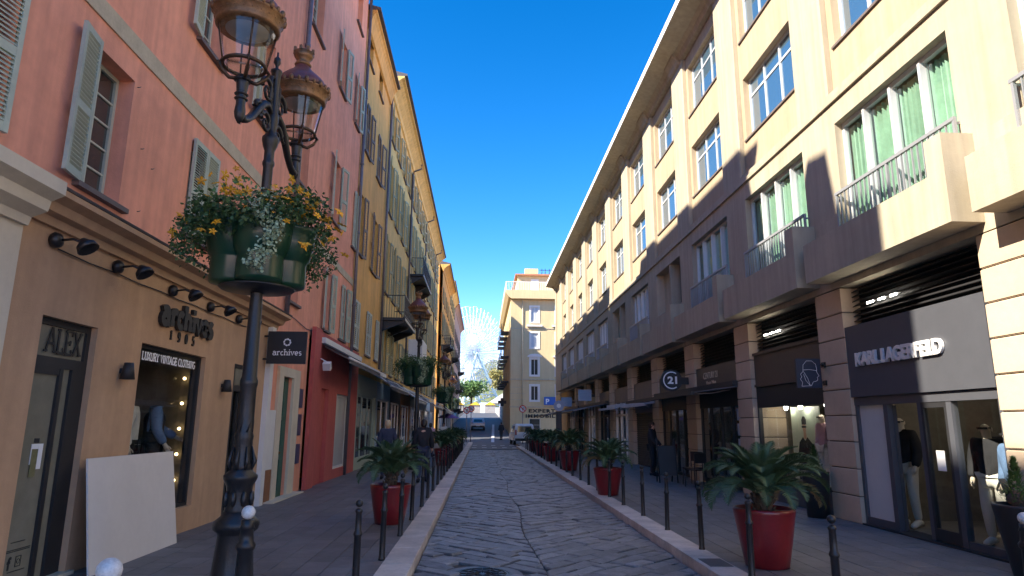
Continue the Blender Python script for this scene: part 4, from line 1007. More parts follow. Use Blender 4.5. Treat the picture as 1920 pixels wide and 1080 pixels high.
m = MB(FE); m.box(3.1, 18, 0, .10, 3.55, 3.7).box(3.1, 18, 0, .12, 6.65, 6.8).box(3.1, 18, 0, .05, 12.55, 12.65)
for z in (4.4, 5.1, 5.8): m.box(3.15, 4.9, 0, .015, z, z+.05)
m.build('string_course', bandm, EB)
m = MB(); m.prism([(3.2, 16.0), (2.9, 16.2), (2.5, 16.75), (2.5, 17.0), (18, 17.0), (18, 16.0)], 'y', YB-.7, YB+28); m.build('cornice', EBy, EB)
m = MB(); m.box(4.0, 18, YB+.8, YB+26, 17.0, 19.0).build('attic', EBy, EB)
m = MB(); m.box(3.7, 18, YB+.4, YB+26.4, 19.0, 19.2).build('roof', tile, EB)
m = MB(); m.box(4.9, 6.5, YB+1.5, YB+2.5, 19.2, 20.1).build('chimney', EBy, EB)
for x in (7.0, 7.4, 7.9): MB().tube([(x, YB+2, 19.2), (x, YB+2, 20.2)], .05, 6).box(x-.3, x+.3, YB+1.98, YB+2.02, 20.0, 20.05).build('antenna', black, EB)
MB(FE).box(5.6, 6.5, -.79, -.74, 17.1, 18.6).build('window', whitep, EB)
m = MB()
for i in range(70): x = 2.6+i*.2; m.box(x, x+.04, YB-.62, YB-.58, 17.0, 17.95)
m.box(2.55, 17, YB-.63, YB-.57, 17.95, 18.02)
for i in range(60): y = YB-.5+i*.4; m.box(2.55, 2.6, y, y+.04, 17.0, 17.95)
m.box(2.54, 2.61, YB-.57, YB+24, 17.95, 18.02); m.build('railing', whitep, EB)
m = MB(FE); m.tube([(4.55, .1, 3.7), (4.55, .1, 16)], .06, 6).build('downpipe', bandm, EB)
FS = frame((0, 1, 0), (-1, 0, 0), (0, 0, 1), (3.2, 0, 0))
m = MB(FS)
for y in (79, 84.5, 90, 95.5):
    for z in (6.8, 9.8, 12.8):
        m.box(y, y+3, .05, 1.0, z-.15, z).box(y, y+3, .95, 1.0, z+.85, z+.92)
        for i in range(13): m.box(y+i*.25, y+i*.25+.03, .96, .99, z, z+.85)
        for i in range(5): m.box(y, y+.03, .1+i*.2, .12+i*.2, z, z+.9)
m.build('side_balconies', black, EB)
w = MB(FS); wall_cells(w, YB+.02, YB+27, 0, 16.2, [(y, y+1.1, z, z+2) for y in (77, 80, 85.5, 91, 96.5) for z in (4.2, 7.0, 10, 13)], .2, .01); w.build('side_wall', EBy, EB)
for y in (77, 80, 85.5, 91, 96.5):
    for z in (4.2, 7.0, 10, 13): window(EB, FS, y, y+1.1, z, z+2, -.15, 2, 1, fm=whitep)
r = root('shop_name_lettering', (7, YB, 3), 'dark capital letters EXPERT IMMOBILIER over the corner shop', 'sign')
text('EXPERT', .52, TM('E', 5.3, YB-.03, 3.02), 3.0, m=blackl, parent=r, extrude=.02, offset=.02, spacing=1.2)
text('IMMOBILIER', .52, TM('E', 4.95, YB-.03, 2.45), 4.6, m=blackl, parent=r, extrude=.02, offset=.02, spacing=1.2)
r = root('parking_sign', (6.5, YB-1, 4), 'blue square parking sign with a white P on the corner building', 'sign')
MB().box(7.0, 8.3, YB-.4, YB-.34, 3.85, 4.75).build('panel', signblue, r); text('P', .8, TM('E', 7.2, YB-.41, 3.98), .4, m=white, parent=r, extrude=.004, offset=.02)
MB().box(7.3, 7.4, YB-.34, YB, 4.2, 4.3).build('bracket', black, r)
# ================================================================== STREET LAMPS
def make_lamp():
    r = root('street_lamp', (0, 0, 0), 'x', 'street lamp', 'two-headed cast iron street lamps with flower bowls', world=False)
    m = MB(); m.lathe([(.25, 0), (.25, .05), (.225, .09), (.205, .30), (.185, .52), (.19, .54), (.235, .57), (.245, .61), (.235, .65), (.17, .70), (.15, .74)], n=12)
    m.build('base', black, r)
    m = MB(); m.lathe([(.15, .70), (.135, .76), (.13, .92), (.14, .98), (.165, 1.02), (.18, 1.05), (.18, 1.08), (.13, 1.12), (.125, 1.14)], n=16)
    for i in range(8):
        a = 2*PI*i/8; m.ball((.14*math.cos(a), .14*math.sin(a), .86), .035, 8, 2.2)
    m.build('collar', black, r)
    pr = [(.125, 1.10), (.12, 1.18), (.10, 1.28), (.095, 1.42), (.105, 1.46), (.09, 1.50), (.088, 1.95), (.098, 1.98), (.098, 2.02), (.082, 2.06), (.070, 2.9), (.062, 3.6), (.058, 4.35), (.072, 4.38), (.072, 4.41), (.06, 4.44), (.06, 4.54), (.085, 4.60), (.10, 4.66), (.10, 4.70), (.065, 4.74), (.06, 4.80), (.078, 4.9), (.07, 4.98), (.052, 5.05), (.05, 5.30), (.06, 5.48), (.07, 5.50), (.07, 5.52), (.02, 5.55), (.02, 5.58), (.045, 5.62), (.04, 5.67), (.012, 5.70), (.012, 5.75)]
    m = MB(); m.lathe(pr, n=16)
    for k in range(7):                                                     # rope of leaves in relief around the lower shaft
        a0 = 2*PI*k/7; m.tube([((.085-.004*i)*math.cos(a0+i*.35), (.085-.004*i)*math.sin(a0+i*.35), 1.5+i*.11) for i in range(9)], .012, 5)
    for k in range(8):
        a = 2*PI*k/8; m.tube([(.10*math.cos(a), .10*math.sin(a), 1.12), (.145*math.cos(a), .145*math.sin(a), 1.22), (.10*math.cos(a), .10*math.sin(a), 1.36)], [.02, .025, .008], 6)
    m.build('shaft', black, r)
    for s in (-1, 1):
        Y = lambda q: s*q
        am = MB()
        am.tube([(0, Y(.06), 4.98), (0, Y(.16), 5.02), (0, Y(.28), 4.97), (0, Y(.40), 4.84), (0, Y(.52), 4.70), (0, Y(.62), 4.62), (0, Y(.72), 4.58), (0, Y(.78), 4.60)], [.03, .042, .048, .046, .042, .04, .045, .05], 8)
        am.tube([(0, Y(.78), 4.50), (0, Y(.78), 4.56), (0, Y(.78), 4.62), (0, Y(.78), 4.70), (0, Y(.78), 4.82), (0, Y(.78), 4.92), (0, Y(.78), 4.99)], [.015, .045, .055, .045, .05, .06, .075], 10)
        for zz, q in ((4.76, .068), (4.81, .07), (4.96, .09)): am.lathe([(q-.02, zz-.015), (q, zz), (q-.02, zz+.015)], (0, Y(.78), 0), 12)
        for cy, cz, rr in ((.19, 5.17, .15), (.17, 4.80, .13), (.36, 4.86, .10)):
            am.tube([(0, Y(cy+rr*(1-i/26)*math.cos(i*.42)), cz+rr*(1-i/26)*math.sin(i*.42)) for i in range(24)], [.030*(1-i/34) for i in range(24)], 6)
        am.tube([(0, Y(.07), 5.40), (0, Y(.13), 5.37), (0, Y(.11), 5.15), (0, Y(.07), 5.0)], .024, 6)
        am.build('arm', black, r)
        c = (0, Y(.78), 0)
        h = MB()
        ring = lambda rad, z, t: h.tube([(rad*math.cos(2*PI*i/20), Y(.78)+rad*math.sin(2*PI*i/20), z) for i in range(21)], t, 6)
        ring(.205, 5.12, .02)
        for i in range(4):
            a = 2*PI*i/4+.6; ca, sa = math.cos(a), math.sin(a)
            h.tube([(.06*ca, Y(.78)+.06*sa, 4.97), (.13*ca, Y(.78)+.13*sa, 4.96), (.20*ca, Y(.78)+.20*sa, 5.02), (.245*ca, Y(.78)+.245*sa, 5.10), (.205*ca, Y(.78)+.205*sa, 5.14)], .02, 6)
            h.tube([(.205*ca, Y(.78)+.205*sa, 5.12), (.285*ca, Y(.78)+.285*sa, 5.54)], .009, 5)
        lh = h.build('lantern_frame', mat('dark_bronze', (.10, .06, .035), .45, .3, 14, .3, 50, metal=.6), r)
        g = MB(); n = 24; z0, z1 = 5.12, 5.54
        for i in range(n):
            a, b = 2*PI*i/n, 2*PI*(i+1)/n
            g.add([(.195*math.cos(a), Y(.78)+.195*math.sin(a), z0), (.195*math.cos(b), Y(.78)+.195*math.sin(b), z0), (.275*math.cos(b), Y(.78)+.275*math.sin(b), z1), (.275*math.cos(a), Y(.78)+.275*math.sin(a), z1)], [(0,1,2,3)], True)
        g.build('lantern_glass', lampglass, r)
        g = MB(); g.lathe([(.08, 5.0), (.13, 5.03), (.18, 5.12)], c, 16); g.build('lower_bowl', lampglass, lh)
        b = MB(); b.lathe([(.262, 5.545), (.20, 5.50), (.10, 5.47), (.02, 5.46)], c, 20); b.build('reflector', mat('reflector_grey', (.30, .30, .31), .4, .05), lh)
        b = MB(); b.lathe([(.275, 5.51), (.305, 5.53), (.315, 5.55), (.305, 5.575), (.32, 5.60), (.325, 5.64), (.345, 5.66), (.355, 5.68), (.32, 5.69), (.27, 5.70)], c, 28)
        for i in range(24):
            a = 2*PI*i/24; x, y = .345*math.cos(a), Y(.78)+.345*math.sin(a)
            b.ball((x, y, 5.70), .022 if i % 2 else .030, 6, 1.6)
            b.ball((.32*math.cos(a), Y(.78)+.32*math.sin(a), 5.61), .008, 5)
        b.build('crown_band', gold, r)
        b = MB(); b.lathe([(.315, 5.69), (.31, 5.76), (.27, 5.83), (.20, 5.90), (.13, 5.96), (.10, 6.0), (.085, 6.04)], c, 24); b.build('lantern_roof', lred, r)
        b = MB(); b.lathe([(.085, 6.03), (.105, 6.05), (.085, 6.08), (.08, 6.11), (.10, 6.14), (.12, 6.17), (.115, 6.18), (.125, 6.22), (.10, 6.215), (.07, 6.16)], c, 16)
        for i in range(8):
            a = 2*PI*i/8; b.box(.118*math.cos(a)-.016, .118*math.cos(a)+.016, Y(.78)+.118*math.sin(a)-.016, Y(.78)+.118*math.sin(a)+.016, 6.21, 6.265)
        b.build('finial', gold, r)
    for ch in r.children:
        if ch.name.split('.')[0] in ('base', 'collar', 'shaft'): ch.scale = (.9, .9, 1)
    return r
lamp0 = make_lamp()
LP = [(-2.40, 6.9, .10, 0), (-2.36, 24.2, .1, R(4)), (-2.5, 44.2, .1, 0), (-2.9, 66, 0.2, 0)]
labs = ['nearest tall cast iron street lamp with two glass lanterns and a leafy shaft, left foreground', 'second cast iron street lamp, over the people on the left pavement', 'third cast iron street lamp down the left pavement', 'farthest cast iron street lamp, small beside the rose building']
for i, (x, y, z, a) in enumerate(LP):
    o = lamp0 if i == 0 else copy_tree(lamp0); o.location = (x, y, z); o.rotation_euler = (0, 0, a-R(4)); o['label'] = labs[i]
# ---- flower bowls
def leaf_cluster(mb, c, r, n, size, flat=1.0, droop=0, seed=0, shell=.55):
    rd = random.Random(seed)
    for _ in range(n):
        while True:
            p = Vector((rd.uniform(-1, 1), rd.uniform(-1, 1), rd.uniform(-1, 1)))
            if shell < p.length < 1 or (p.length < shell and rd.random() < .25): break
        p = Vector((p.x*r[0], p.y*r[1], p.z*r[2]))+Vector(c)
        s = size*rd.uniform(.6, 1.4); a = Vector((rd.gauss(0, 1), rd.gauss(0, 1), rd.gauss(0, .7)-droop)).normalized()*s
        b = a.cross(Vector((rd.gauss(0, 1), rd.gauss(0, 1), rd.gauss(0, 1)))).normalized()*s*.32*flat
        mb.add([tuple(p), tuple(p+a*.5+b), tuple(p+a), tuple(p+a*.5-b)], [(0,1,2,3)])
def flower_mesh():
    m = MB()
    for i in range(5):
        a = 2*PI*i/5; c, s = math.cos(a), math.sin(a)
        m.add([(0, 0, 0), (.022*c-.012*s, .022*s+.012*c, .012), (.042*c, .042*s, .004), (.022*c+.012*s, .022*s-.012*c, .012)], [(0,1,2,3)])
    m.ball((0, 0, .006), .008, 6); return m.mesh('flower', flowy)
FLW = flower_mesh()
def make_bowl(full=True, seed=1, name='flower_bowl'):
    r = root(name, (0, 0, 0), 'x', 'flower bowl', 'green flower bowls on the lamp shafts', world=False)
    for i in range(4):
        a = R(-70+90*i); c = (.27*math.cos(a), .27*math.sin(a), 0)
        m = MB(); m.lathe([(.10, .0), (.24, .03), (.25, .06), (.245, .30), (.25, .32), (.28, .36), (.315, .52), (.325, .66), (.34, .68), (.34, .71), (.30, .71), (.29, .66), (.01, .66)], c, 24); m.build('bowl', pgreen, r)
    MB().lathe([(.08, -.06), (.40, -.02), (.42, .0), (.12, .01)], (0, 0, 0), 20).build('support_plate', black, r)
    rd = random.Random(seed)
    m = MB()
    for i in range(16 if full else 8):
        a = 2*PI*i/(16 if full else 8)+rd.uniform(-.2, .2); q = rd.uniform(.38, .66)
        leaf_cluster(m, (q*math.cos(a), q*math.sin(a), rd.choice((.78, .84, .70))+rd.uniform(-.06, .1)), (.27, .27, .21), 340, .05, 1, .2, seed*50+i, .2)
        if abs(((a+R(71)+PI) % (2*PI))-PI) > R(52): leaf_cluster(m, ((q+.18)*math.cos(a), (q+.18)*math.sin(a), .55+rd.uniform(-.18, .1)), (.17, .17, .28), 230, .045, 1, .8, seed*80+i, .2)
    m.build('foliage', leafd, r, kind='stuff')
    m = MB()
    for i in range(12):
        a = 2*PI*i/12; q = rd.uniform(.3, .7); leaf_cluster(m, (q*math.cos(a), q*math.sin(a), .9), (.22, .22, .22), 70, .06, .8, -.5, seed*70+i, .1)
    m.build('shoots', leafl, r, kind='stuff')
    m = MB()                                                     # variegated ivy trailing over the front
    for a0, z0 in ((-1.35, .85), (-1.2, .7), (-1.05, .55), (-1.15, .35), (-1.3, .2)):
        leaf_cluster(m, (.66*math.cos(a0), .66*math.sin(a0), z0), (.11, .11, .16), 130, .034, 1.5, .5, int(z0*100)+seed, .1)
    m.build('ivy', ivy, r, kind='stuff')
    if full:
        for i in range(120):
            a = rd.uniform(0, 2*PI); q = rd.uniform(.45, .92); z = .95+rd.gauss(0, .11)-(.5*max(0, q-.62))
            if rd.random() < .22: q = rd.uniform(.75, .95); z = rd.uniform(.35, .8)
            f = link('flower', FLW, r, loc=(q*math.cos(a), q*math.sin(a), z), rot=(rd.uniform(-1, 1)+.4, rd.uniform(-1, 1), rd.uniform(0, 6)))
            s = rd.uniform(1.0, 1.9); f.scale = (s, s, s)
    return r
b0 = make_bowl(True, 3)
b0.scale = (.93, .93, .93); b0.location = (-2.40, 6.9, 3.09); b0['label'] = 'nearest green bowl of yellow flowers and trailing ivy round the front lamp shaft'
b1_ = make_bowl(False, 5); b1_.location = (-2.36, 24.2, 3.05); b1_['label'] = 'second green bowl of dark leaves, round the second lamp shaft'
b2_ = copy_tree(b1_); b2_.location = (-2.5, 44.2, 3.05); b2_['label'] = 'third leafy bowl down the left side, round the third lamp shaft'
b3_ = copy_tree(b1_); b3_.location = (-2.9, 66, 3.1); b3_['label'] = 'farthest leafy bowl, round the farthest lamp shaft'

# ================================================================== BOLLARDS
def make_bollard(h=.88):
    r = root('bollard', (0, 0, 0), 'x', 'bollard', 'slim black bollards along the kerbs', world=False)
    MB().lathe([(.045, 0), (.042, .02), (.036, .05), (.034, h*.62), (.04, h*.63), (.044, h*.645), (.04, h*.66), (.031, h*.68), (.028, h*.86), (.034, h*.87), (.036, h*.885), (.03, h*.90), (.018, h*.91)], n=12).build('post', black, r)
    MB().ball((0, 0, h-.035), .036, 12).build('knob', black, r); return r
bl = make_bollard()
def sidew(i): return ORD[i] if i < len(ORD) else 'far'
first = True
for side, x, ys in (('left', -1.16, [6.62, 8.37, 10.08, 11.7, 13.5, 15.1, 16.67]+[18.3+1.62*i for i in range(16)]), ('right', 2.92, [5.6, 7.35, 8.96, 10.58, 12.2, 13.77, 15.3, 16.8]+[18.2+1.6*i for i in range(17)])):
    for i, y in enumerate(ys):
        o = bl if first else copy_tree(bl); first = False
        o.location = (x+random.uniform(-.015, .015), y, .1); o.rotation_euler = (R(random.uniform(-.8, .8)), R(random.uniform(-.8, .8)), 0)
        o['label'] = '%s slim black bollard in the row along the %s kerb' % (sidew(i), side)
def white_bollard(x, y, h, rad, lab):
    r = root('bollard', (x, y, .1), lab, 'bollard', 'white-topped black bollards', world=False)
    MB().lathe([(.10, 0), (.10, .06), (.075, .10), (.065, .35), (.06, h*.62), (.075, h*.64), (.08, h*.67), (.06, h*.70), (.05, h*.80), (.062, h*.81), (.05, h*.84), (.05, h*.88)], n=14).build('post', black, r)
    MB().ball((0, 0, h-rad), rad, 16).build('knob', mat('chipped_white', (.68, .66, .62), .45, .3, 14), r)
white_bollard(-1.90, 5.72, .93, .055, 'black bollard with a white ball top standing in front of the lamp base')
white_bollard(-1.82, 3.52, .94, .06, 'black bollard with a chipped white ball top at the bottom left edge')
white_bollard(4.95, 6.03, .85, .055, 'black bollard with a white ball top at the right edge')

# ================================================================== POTTED PALMS
def frond_mesh(L, seed, curl):
    rd = random.Random(seed); m = MB(); N = 30; pts = []
    for i in range(N+1):
        t = i/N; ang = R(68)-curl*t*t-.45*t
        if i == 0: p = Vector((0, 0, 0))
        else: p = pts[-1]+Vector((math.cos(ang), 0, math.sin(ang)))*L/N
        pts.append(p)
    m.tube(pts[::3], [.011*(1-.8*i/(len(pts[::3])-1)) for i in range(len(pts[::3]))], 4)
    for i in range(3, N):
        t = i/N; ll = L*.26*math.sin(PI*min(1, t*1.05))**.55*(1-.35*t)+.01
        tg = (pts[i+1]-pts[i-1]).normalized()
        up = Vector((0, 1, 0)).cross(tg)*-1
        for k in range(2):
            for s in (-1, 1):
                q = pts[i]+tg*(k*.5*L/N); d = (Vector((0, s, 0))*.83+tg*(.45+.25*t)+up*rd.uniform(.15, .4)).normalized(); e = q+d*ll+Vector((0, 0, -.10*ll))
                w = tg*.0065
                m.add([tuple(q-w), tuple(q+w), tuple(q+(e-q)*.6+w*.8+up*.006), tuple(e), tuple(q+(e-q)*.6-w*.8+up*.006)], [(0, 1, 2, 3, 4)])
    return m.mesh('frond', palm)
FR_ = [frond_mesh(.78, 1, 1.25), frond_mesh(.70, 2, .8), frond_mesh(.82, 3, 1.6), frond_mesh(.62, 4, .35)]
DRY = FR_[2].copy(); DRY.materials.clear(); DRY.materials.append(mat('palm_dry', (.22, .16, .07), .8, .2, 5, 0))
def make_palm(nf=52, seed=0, spread=1.0):
    r = root('potted_palm', (0, 0, 0), 'x', 'potted palm', 'sago palms in red pots along the kerbs', world=False); rd = random.Random(seed)
    MB().lathe([(.22, 0), (.245, .01), (.30, .30), (.335, .52), (.35, .60), (.355, .63), (.345, .655), (.32, .655), (.31, .60), (.01, .60)], n=32).build('pot', potred, r)
    MB().lathe([(.31, .58), (.30, .61), (.01, .63)], n=20).build('soil', soil, r)
    m = MB(); m.lathe([(.09, .60), (.10, .66), (.11, .74), (.08, .82), (.03, .86)], n=12)
    for i in range(40):
        a = rd.uniform(0, 6.28); z = rd.uniform(.62, .82); m.tube([(.09*math.cos(a), .09*math.sin(a), z), (.14*math.cos(a), .14*math.sin(a), z+.05)], [.02, .008], 5)
    m.build('trunk', palmt, r)
    for i in range(nf):
        t = i/nf; a = i*2.39996+rd.uniform(-.2, .2); k = 3 if t > .86 else (1 if t > .62 else (0 if t > .25 else 2))
        f = link('frond', FR_[k], r, loc=(.05*math.cos(a), .05*math.sin(a), .80+.05*t))
        if t < .12 and i % 3 == 0: f.data = DRY
        f.rotation_euler = (0, (1-t)*.75*spread-.25+rd.uniform(-.1, .1)+(.15 if k == 2 else 0), a); f.rotation_mode = 'XYZ'
        s = rd.uniform(.85, 1.12)*(1 if t > .2 else .95); f.scale = (s, s, s)
    return r
PALMS = [make_palm(52, 1), make_palm(44, 2, .9), make_palm(40, 3, 1.1)]
PP = [(3.36, 7.98, 1.0, 0, 'nearest sago palm in a red pot, right pavement'), (-1.48, 11.3, .95, 1, 'big dark sago palm in a red pot, nearest on the left pavement'),
      (2.98, 15.8, .95, 2, 'second sago palm in a red pot on the right, beyond the roller of bollards'), (3.17, 24.1, 1.05, 0, 'third sago palm in a red pot on the right pavement'),
      (3.15, 30.0, 1.0, 1, 'fourth sago palm in a red pot on the right pavement'), (3.15, 35.0, 1.0, 2, 'fifth sago palm in a red pot on the right pavement'), (3.2, 40.5, 1.0, 0, 'farthest sago palm in a red pot on the right pavement'),
      (-1.5, 26.5, 1.0, 2, 'second sago palm in a red pot on the left pavement'), (-1.5, 30.0, 1.0, 0, 'third sago palm in a red pot on the left pavement'), (-1.5, 34.0, 1.0, 1, 'fourth sago palm in a red pot on the left pavement'),
      (-1.5, 38.0, 1.0, 2, 'fifth sago palm in a red pot on the left pavement'), (-1.5, 42.0, 1.0, 0, 'farthest sago palm in a red pot on the left pavement')]
PP[2] = PP[2][:4]+('second sago palm in a red pot on the right pavement',)
used = set()
for i, (x, y, s, k, lab) in enumerate(PP):
    o = PALMS[k] if k not in used else copy_tree(PALMS[k]); used.add(k)
    o.location = (x, y, .1); o.scale = (s, s, s); o.rotation_euler = (0, 0, i*1.3); o['label'] = lab
def shrub(mb, c, h, r_, seed, n=900):
    rd = random.Random(seed)
    for _ in range(n):
        t = rd.random()**.8; a = rd.uniform(0, 6.28); q = r_*(1-t)*rd.uniform(.5, 1.15)*(1+.3*math.sin(a*3+t*7)); p = Vector((c[0]+q*math.cos(a), c[1]+q*math.sin(a), c[2]+h*t))
        d = Vector((math.cos(a), math.sin(a), rd.uniform(.3, 1.6))).normalized()*.05; b = d.cross(Vector((0, 0, 1))).normalized()*.01
        mb.add([tuple(p-b), tuple(p+b), tuple(p+d)], [(0,1,2)])
r = root('potted_conifer', (6.18, 12.1, .1), 'small dark conifer in a square-shouldered black pot beside the pillar with the profile sign', 'potted shrub')
MB().lathe([(.17, .1), (.19, .1), (.235, .88), (.24, .90), (.21, .90), (.20, .86), (.01, .86)], (6.1, 12.1, 0), 24).build('pot', potblk, r)
m = MB(); shrub(m, (6.1, 12.1, .88), .48, .16, 3); m.build('foliage', leafd, r, kind='stuff')
r = root('potted_conifer', (6.1, 7.35, .1), 'bright green dwarf conifer in a tall black pot at the right edge', 'potted shrub')
MB().lathe([(.20, .1), (.215, .11), (.33, .84), (.335, .87), (.30, .87), (.29, .83), (.01, .83)], (6.05, 7.3, 0), 28).build('pot', potblk, r)
m = MB(); shrub(m, (6.12, 7.5, .86), .5, .15, 8); m.build('foliage', leafl, r, kind='stuff')
MB().ball((6.12, 7.5, .90), .11, 10).build('root_ball', palmt, r)

# ================================================================== PEOPLE
def skin_obj(verts, edges, radii, mt, sub=2):
    me = bpy.data.meshes.new('t'); me.from_pydata(verts, edges, []); o = bpy.data.objects.new('t', me); COL.objects.link(o)
    sm = o.modifiers.new('s', 'SKIN'); sm.use_smooth_shade = True
    for i, q in enumerate(radii): me.skin_vertices[0].data[i].radius = (q, q) if not isinstance(q, tuple) else q
    me.skin_vertices[0].data[0].use_root = True
    ss = o.modifiers.new('u', 'SUBSURF'); ss.levels = sub
    bpy.context.view_layer.update()
    res = bpy.data.meshes.new_from_object(o.evaluated_get(bpy.context.evaluated_depsgraph_get()), depsgraph=bpy.context.evaluated_depsgraph_get())
    bpy.data.objects.remove(o); res.materials.clear(); res.materials.append(mt); return res
def person(name, loc, rot, label, cat='person', H=1.74, sk=None, top=cdark, legs=cdark, shoes=cdark, hair=hdark, stride=.0, arm=(0, 0), headless=False, glasses=False, long_coat=False, group=None, bag=None, waist=None):
    r = root(name, loc, label, cat, group, world=False); r.rotation_euler = (0, 0, rot); k = H/1.74; r.scale = (k, k, k); sk = sk or skinm
    P_ = {'pel': (0, 0, .94), 'wai': (0, .01, 1.08), 'che': (0, -.005, 1.28), 'nec': (0, 0, 1.45), 'hb': (0, .02, 1.53), 'hc': (0, .035, 1.60), 'ht': (0, .02, 1.68), 'no': (0, .125, 1.585)}
    for s, n in ((-1, 'l'), (1, 'r')):
        a = arm[0 if s < 0 else 1]; st_ = stride*s
        P_['sh'+n] = (s*.17, 0, 1.41); P_['el'+n] = (s*.235, -.03+.20*math.sin(a)*.6, 1.14+.03*abs(a)); P_['wr'+n] = (s*.245, .03+.40*math.sin(a), .90+.30*(1-math.cos(a)))
        P_['hi'+n] = (s*.095, 0, .90); P_['kn'+n] = (s*.105, .04+st_*.5, .49); P_['an'+n] = (s*.11, st_*1.0-.02, .09+max(0, -st_)*.15); P_['to'+n] = (s*.125, st_*1.0+.15, .035+max(0, -st_)*.02)
    rad = dict(pel=(.125, .10), wai=(.12, .09), che=(.15, .105), nec=.052, hb=.062, hc=(.078, .092), ht=(.06, .07), no=.014, sh=.06, el=.042, wr=.028, hi=.085, kn=.058, an=.038, to=.03)
    def seg(names, edges, extra=0, mt=None, over={}):
        idx = {n: i for i, n in enumerate(names)}; rr = []
        for n in names:
            q = over.get(n, rad.get(n, rad.get(n[:-1], .05))); rr.append(tuple(v+extra for v in q) if isinstance(q, tuple) else q+extra)
        return skin_obj([P_[n] for n in names], [(idx[a], idx[b]) for a, b in edges], rr, mt)
    names = ['pel', 'wai', 'che', 'nec']+([] if headless else ['hb', 'hc', 'ht', 'no'])+[a+b for b in 'lr' for a in ('sh', 'el', 'wr', 'hi', 'kn', 'an', 'to')]
    ed = [('pel', 'wai'), ('wai', 'che'), ('che', 'nec')]+([] if headless else [('nec', 'hb'), ('hb', 'hc'), ('hc', 'ht'), ('hc', 'no')])
    for n in 'lr': ed += [('che', 'sh'+n), ('sh'+n, 'el'+n), ('el'+n, 'wr'+n), ('pel', 'hi'+n), ('hi'+n, 'kn'+n), ('kn'+n, 'an'+n), ('an'+n, 'to'+n)]
    me = seg(names, ed, 0, sk)
    hm = MB()
    for s, n in ((-1, 'l'), (1, 'r')):
        w = Vector(P_['wr'+n]); d = (w-Vector(P_['el'+n])).normalized()
        hm.tube([w-d*.02, w+d*.04, w+d*.085], [.028, .034, .03], 8)
        for j in range(4):
            o_ = Vector((0, (-.026+j*.017), 0)); ln = (.05, .065, .07, .058)[3-j]; hm.tube([w+d*.075+o_, w+d*(.075+ln*.55)+o_, w+d*(.075+ln)+o_+Vector((-s*.02, 0, 0))], [.009, .008, .006], 6)
        hm.tube([w+d*.02+Vector((0, .025, 0)), w+d*.05+Vector((-s*.005, .05, 0)), w+d*.08+Vector((-s*.01, .055, 0))], [.011, .010, .007], 6)
    if not headless:
        for s in (-1, 1): hm.ball((s*.082, .03, 1.595), .022, 8, 1.4, .45, .8)
    bm_ = bmesh.new(); bm_.from_mesh(me); t2 = hm.mesh('t2', sk); bm_.from_mesh(t2); bm_.to_mesh(me); bm_.free(); me.materials.clear(); me.materials.append(sk)
    me.polygons.foreach_set('material_index', [0]*len(me.polygons)); me.polygons.foreach_set('use_smooth', [True]*len(me.polygons))
    link('body', me, r)
    if top:
        nm = ['wai', 'pel', 'che', 'nec']+[a+b for b in 'lr' for a in ('sh', 'el', 'wr')]; e = [('wai', 'pel'), ('wai', 'che'), ('che', 'nec')]
        for n in 'lr': e += [('che', 'sh'+n), ('sh'+n, 'el'+n), ('el'+n, 'wr'+n)]
        ov = {'nec': .05, 'sh': .055, 'pel': (.15, .12) if long_coat else (.135, .11)}
        link('jacket', seg(nm, e, .038, top, ov), r)
    if legs:
        nm = ['pel']+[a+b for b in 'lr' for a in ('hi', 'kn', 'an')]; e = []
        for n in 'lr': e += [('pel', 'hi'+n), ('hi'+n, 'kn'+n), ('kn'+n, 'an'+n)]
        link('trousers', seg(nm, e, .02, legs, {'an': .05}), r)
    for n in 'lr':
        a, t = Vector(P_['an'+n]), Vector(P_['to'+n]); m = MB(); m.tube([a+Vector((0, -.06, -.03)), a+Vector((0, .02, -.015)), t, t+Vector((0, .05, 0))], [.045, .055, .045, .02], 10); m.build('shoe', shoes, r)
    if hair and not headless:
        m = MB(); m.ball((0, .005, 1.63), .10, 14, 1.0, .92, 1.02); m.ball((0, -.03, 1.58), .088, 12, 1.1); m.build('hair', hair, r)
    if glasses: MB().box(-.06, .06, .10, .125, 1.595, 1.625).box(-.078, -.072, .03, .11, 1.605, 1.625).box(.072, .078, .03, .11, 1.605, 1.625).build('sunglasses', blackm, r)
    if not headless and not glasses:
        for s in (-1, 1): MB().ball((s*.033, .112, 1.612), .011, 6).build('eye', blackm, r)
        MB().box(-.022, .022, .104, .112, 1.548, 1.554).build('mouth', signred, r)
    if waist:
        link('waistcoat', seg(['wai', 'pel', 'che', 'nec'], [('wai', 'pel'), ('wai', 'che'), ('che', 'nec')], .062, waist, {'nec': .05, 'che': (.17, .12)}), r)
    if bag:
        w = Vector(P_['wrr']); m = MB(); m.box(w.x-.02-.14, w.x+.02, w.y+.02, w.y+.12, w.z-.02, w.z+.14); m.tube([(w.x-.14, w.y+.07, w.z+.14), (w.x-.12, w.y+.06, 1.15), (0.14, .02, 1.44)], .008, 5); m.build('bag_held', bag, r)
    return r
person('person', (5.58, 21.7, .1), R(-120), 'person in dark clothes standing by the roller shutter on the right pavement', H=1.74, arm=(.5, .6))
person('person', (-1.62, 18.9, .1), R(6), 'broad person in a black jacket seen from behind on the left pavement', H=1.74, top=cdark, legs=cnavy, arm=(.2, .3), stride=.12)
person('person', (-2.78, 20.0, .1), R(10), 'person with short blond hair in a navy top seen from behind beyond the palm', H=1.72, top=cnavy, legs=cnavy, hair=hblond, stride=.1)
person('person', (-2.2, 39.0, .1), R(180), 'small distant person in a white top walking towards the viewer on the left pavement', H=1.7, top=cwhite, legs=cnavy, stride=.15)
person('person', (1.95, 66, .17), R(20), 'tiny far person in dark clothes beside the ramp, right of the silver car', H=1.75, top=cdark, legs=cdark, stride=.12)
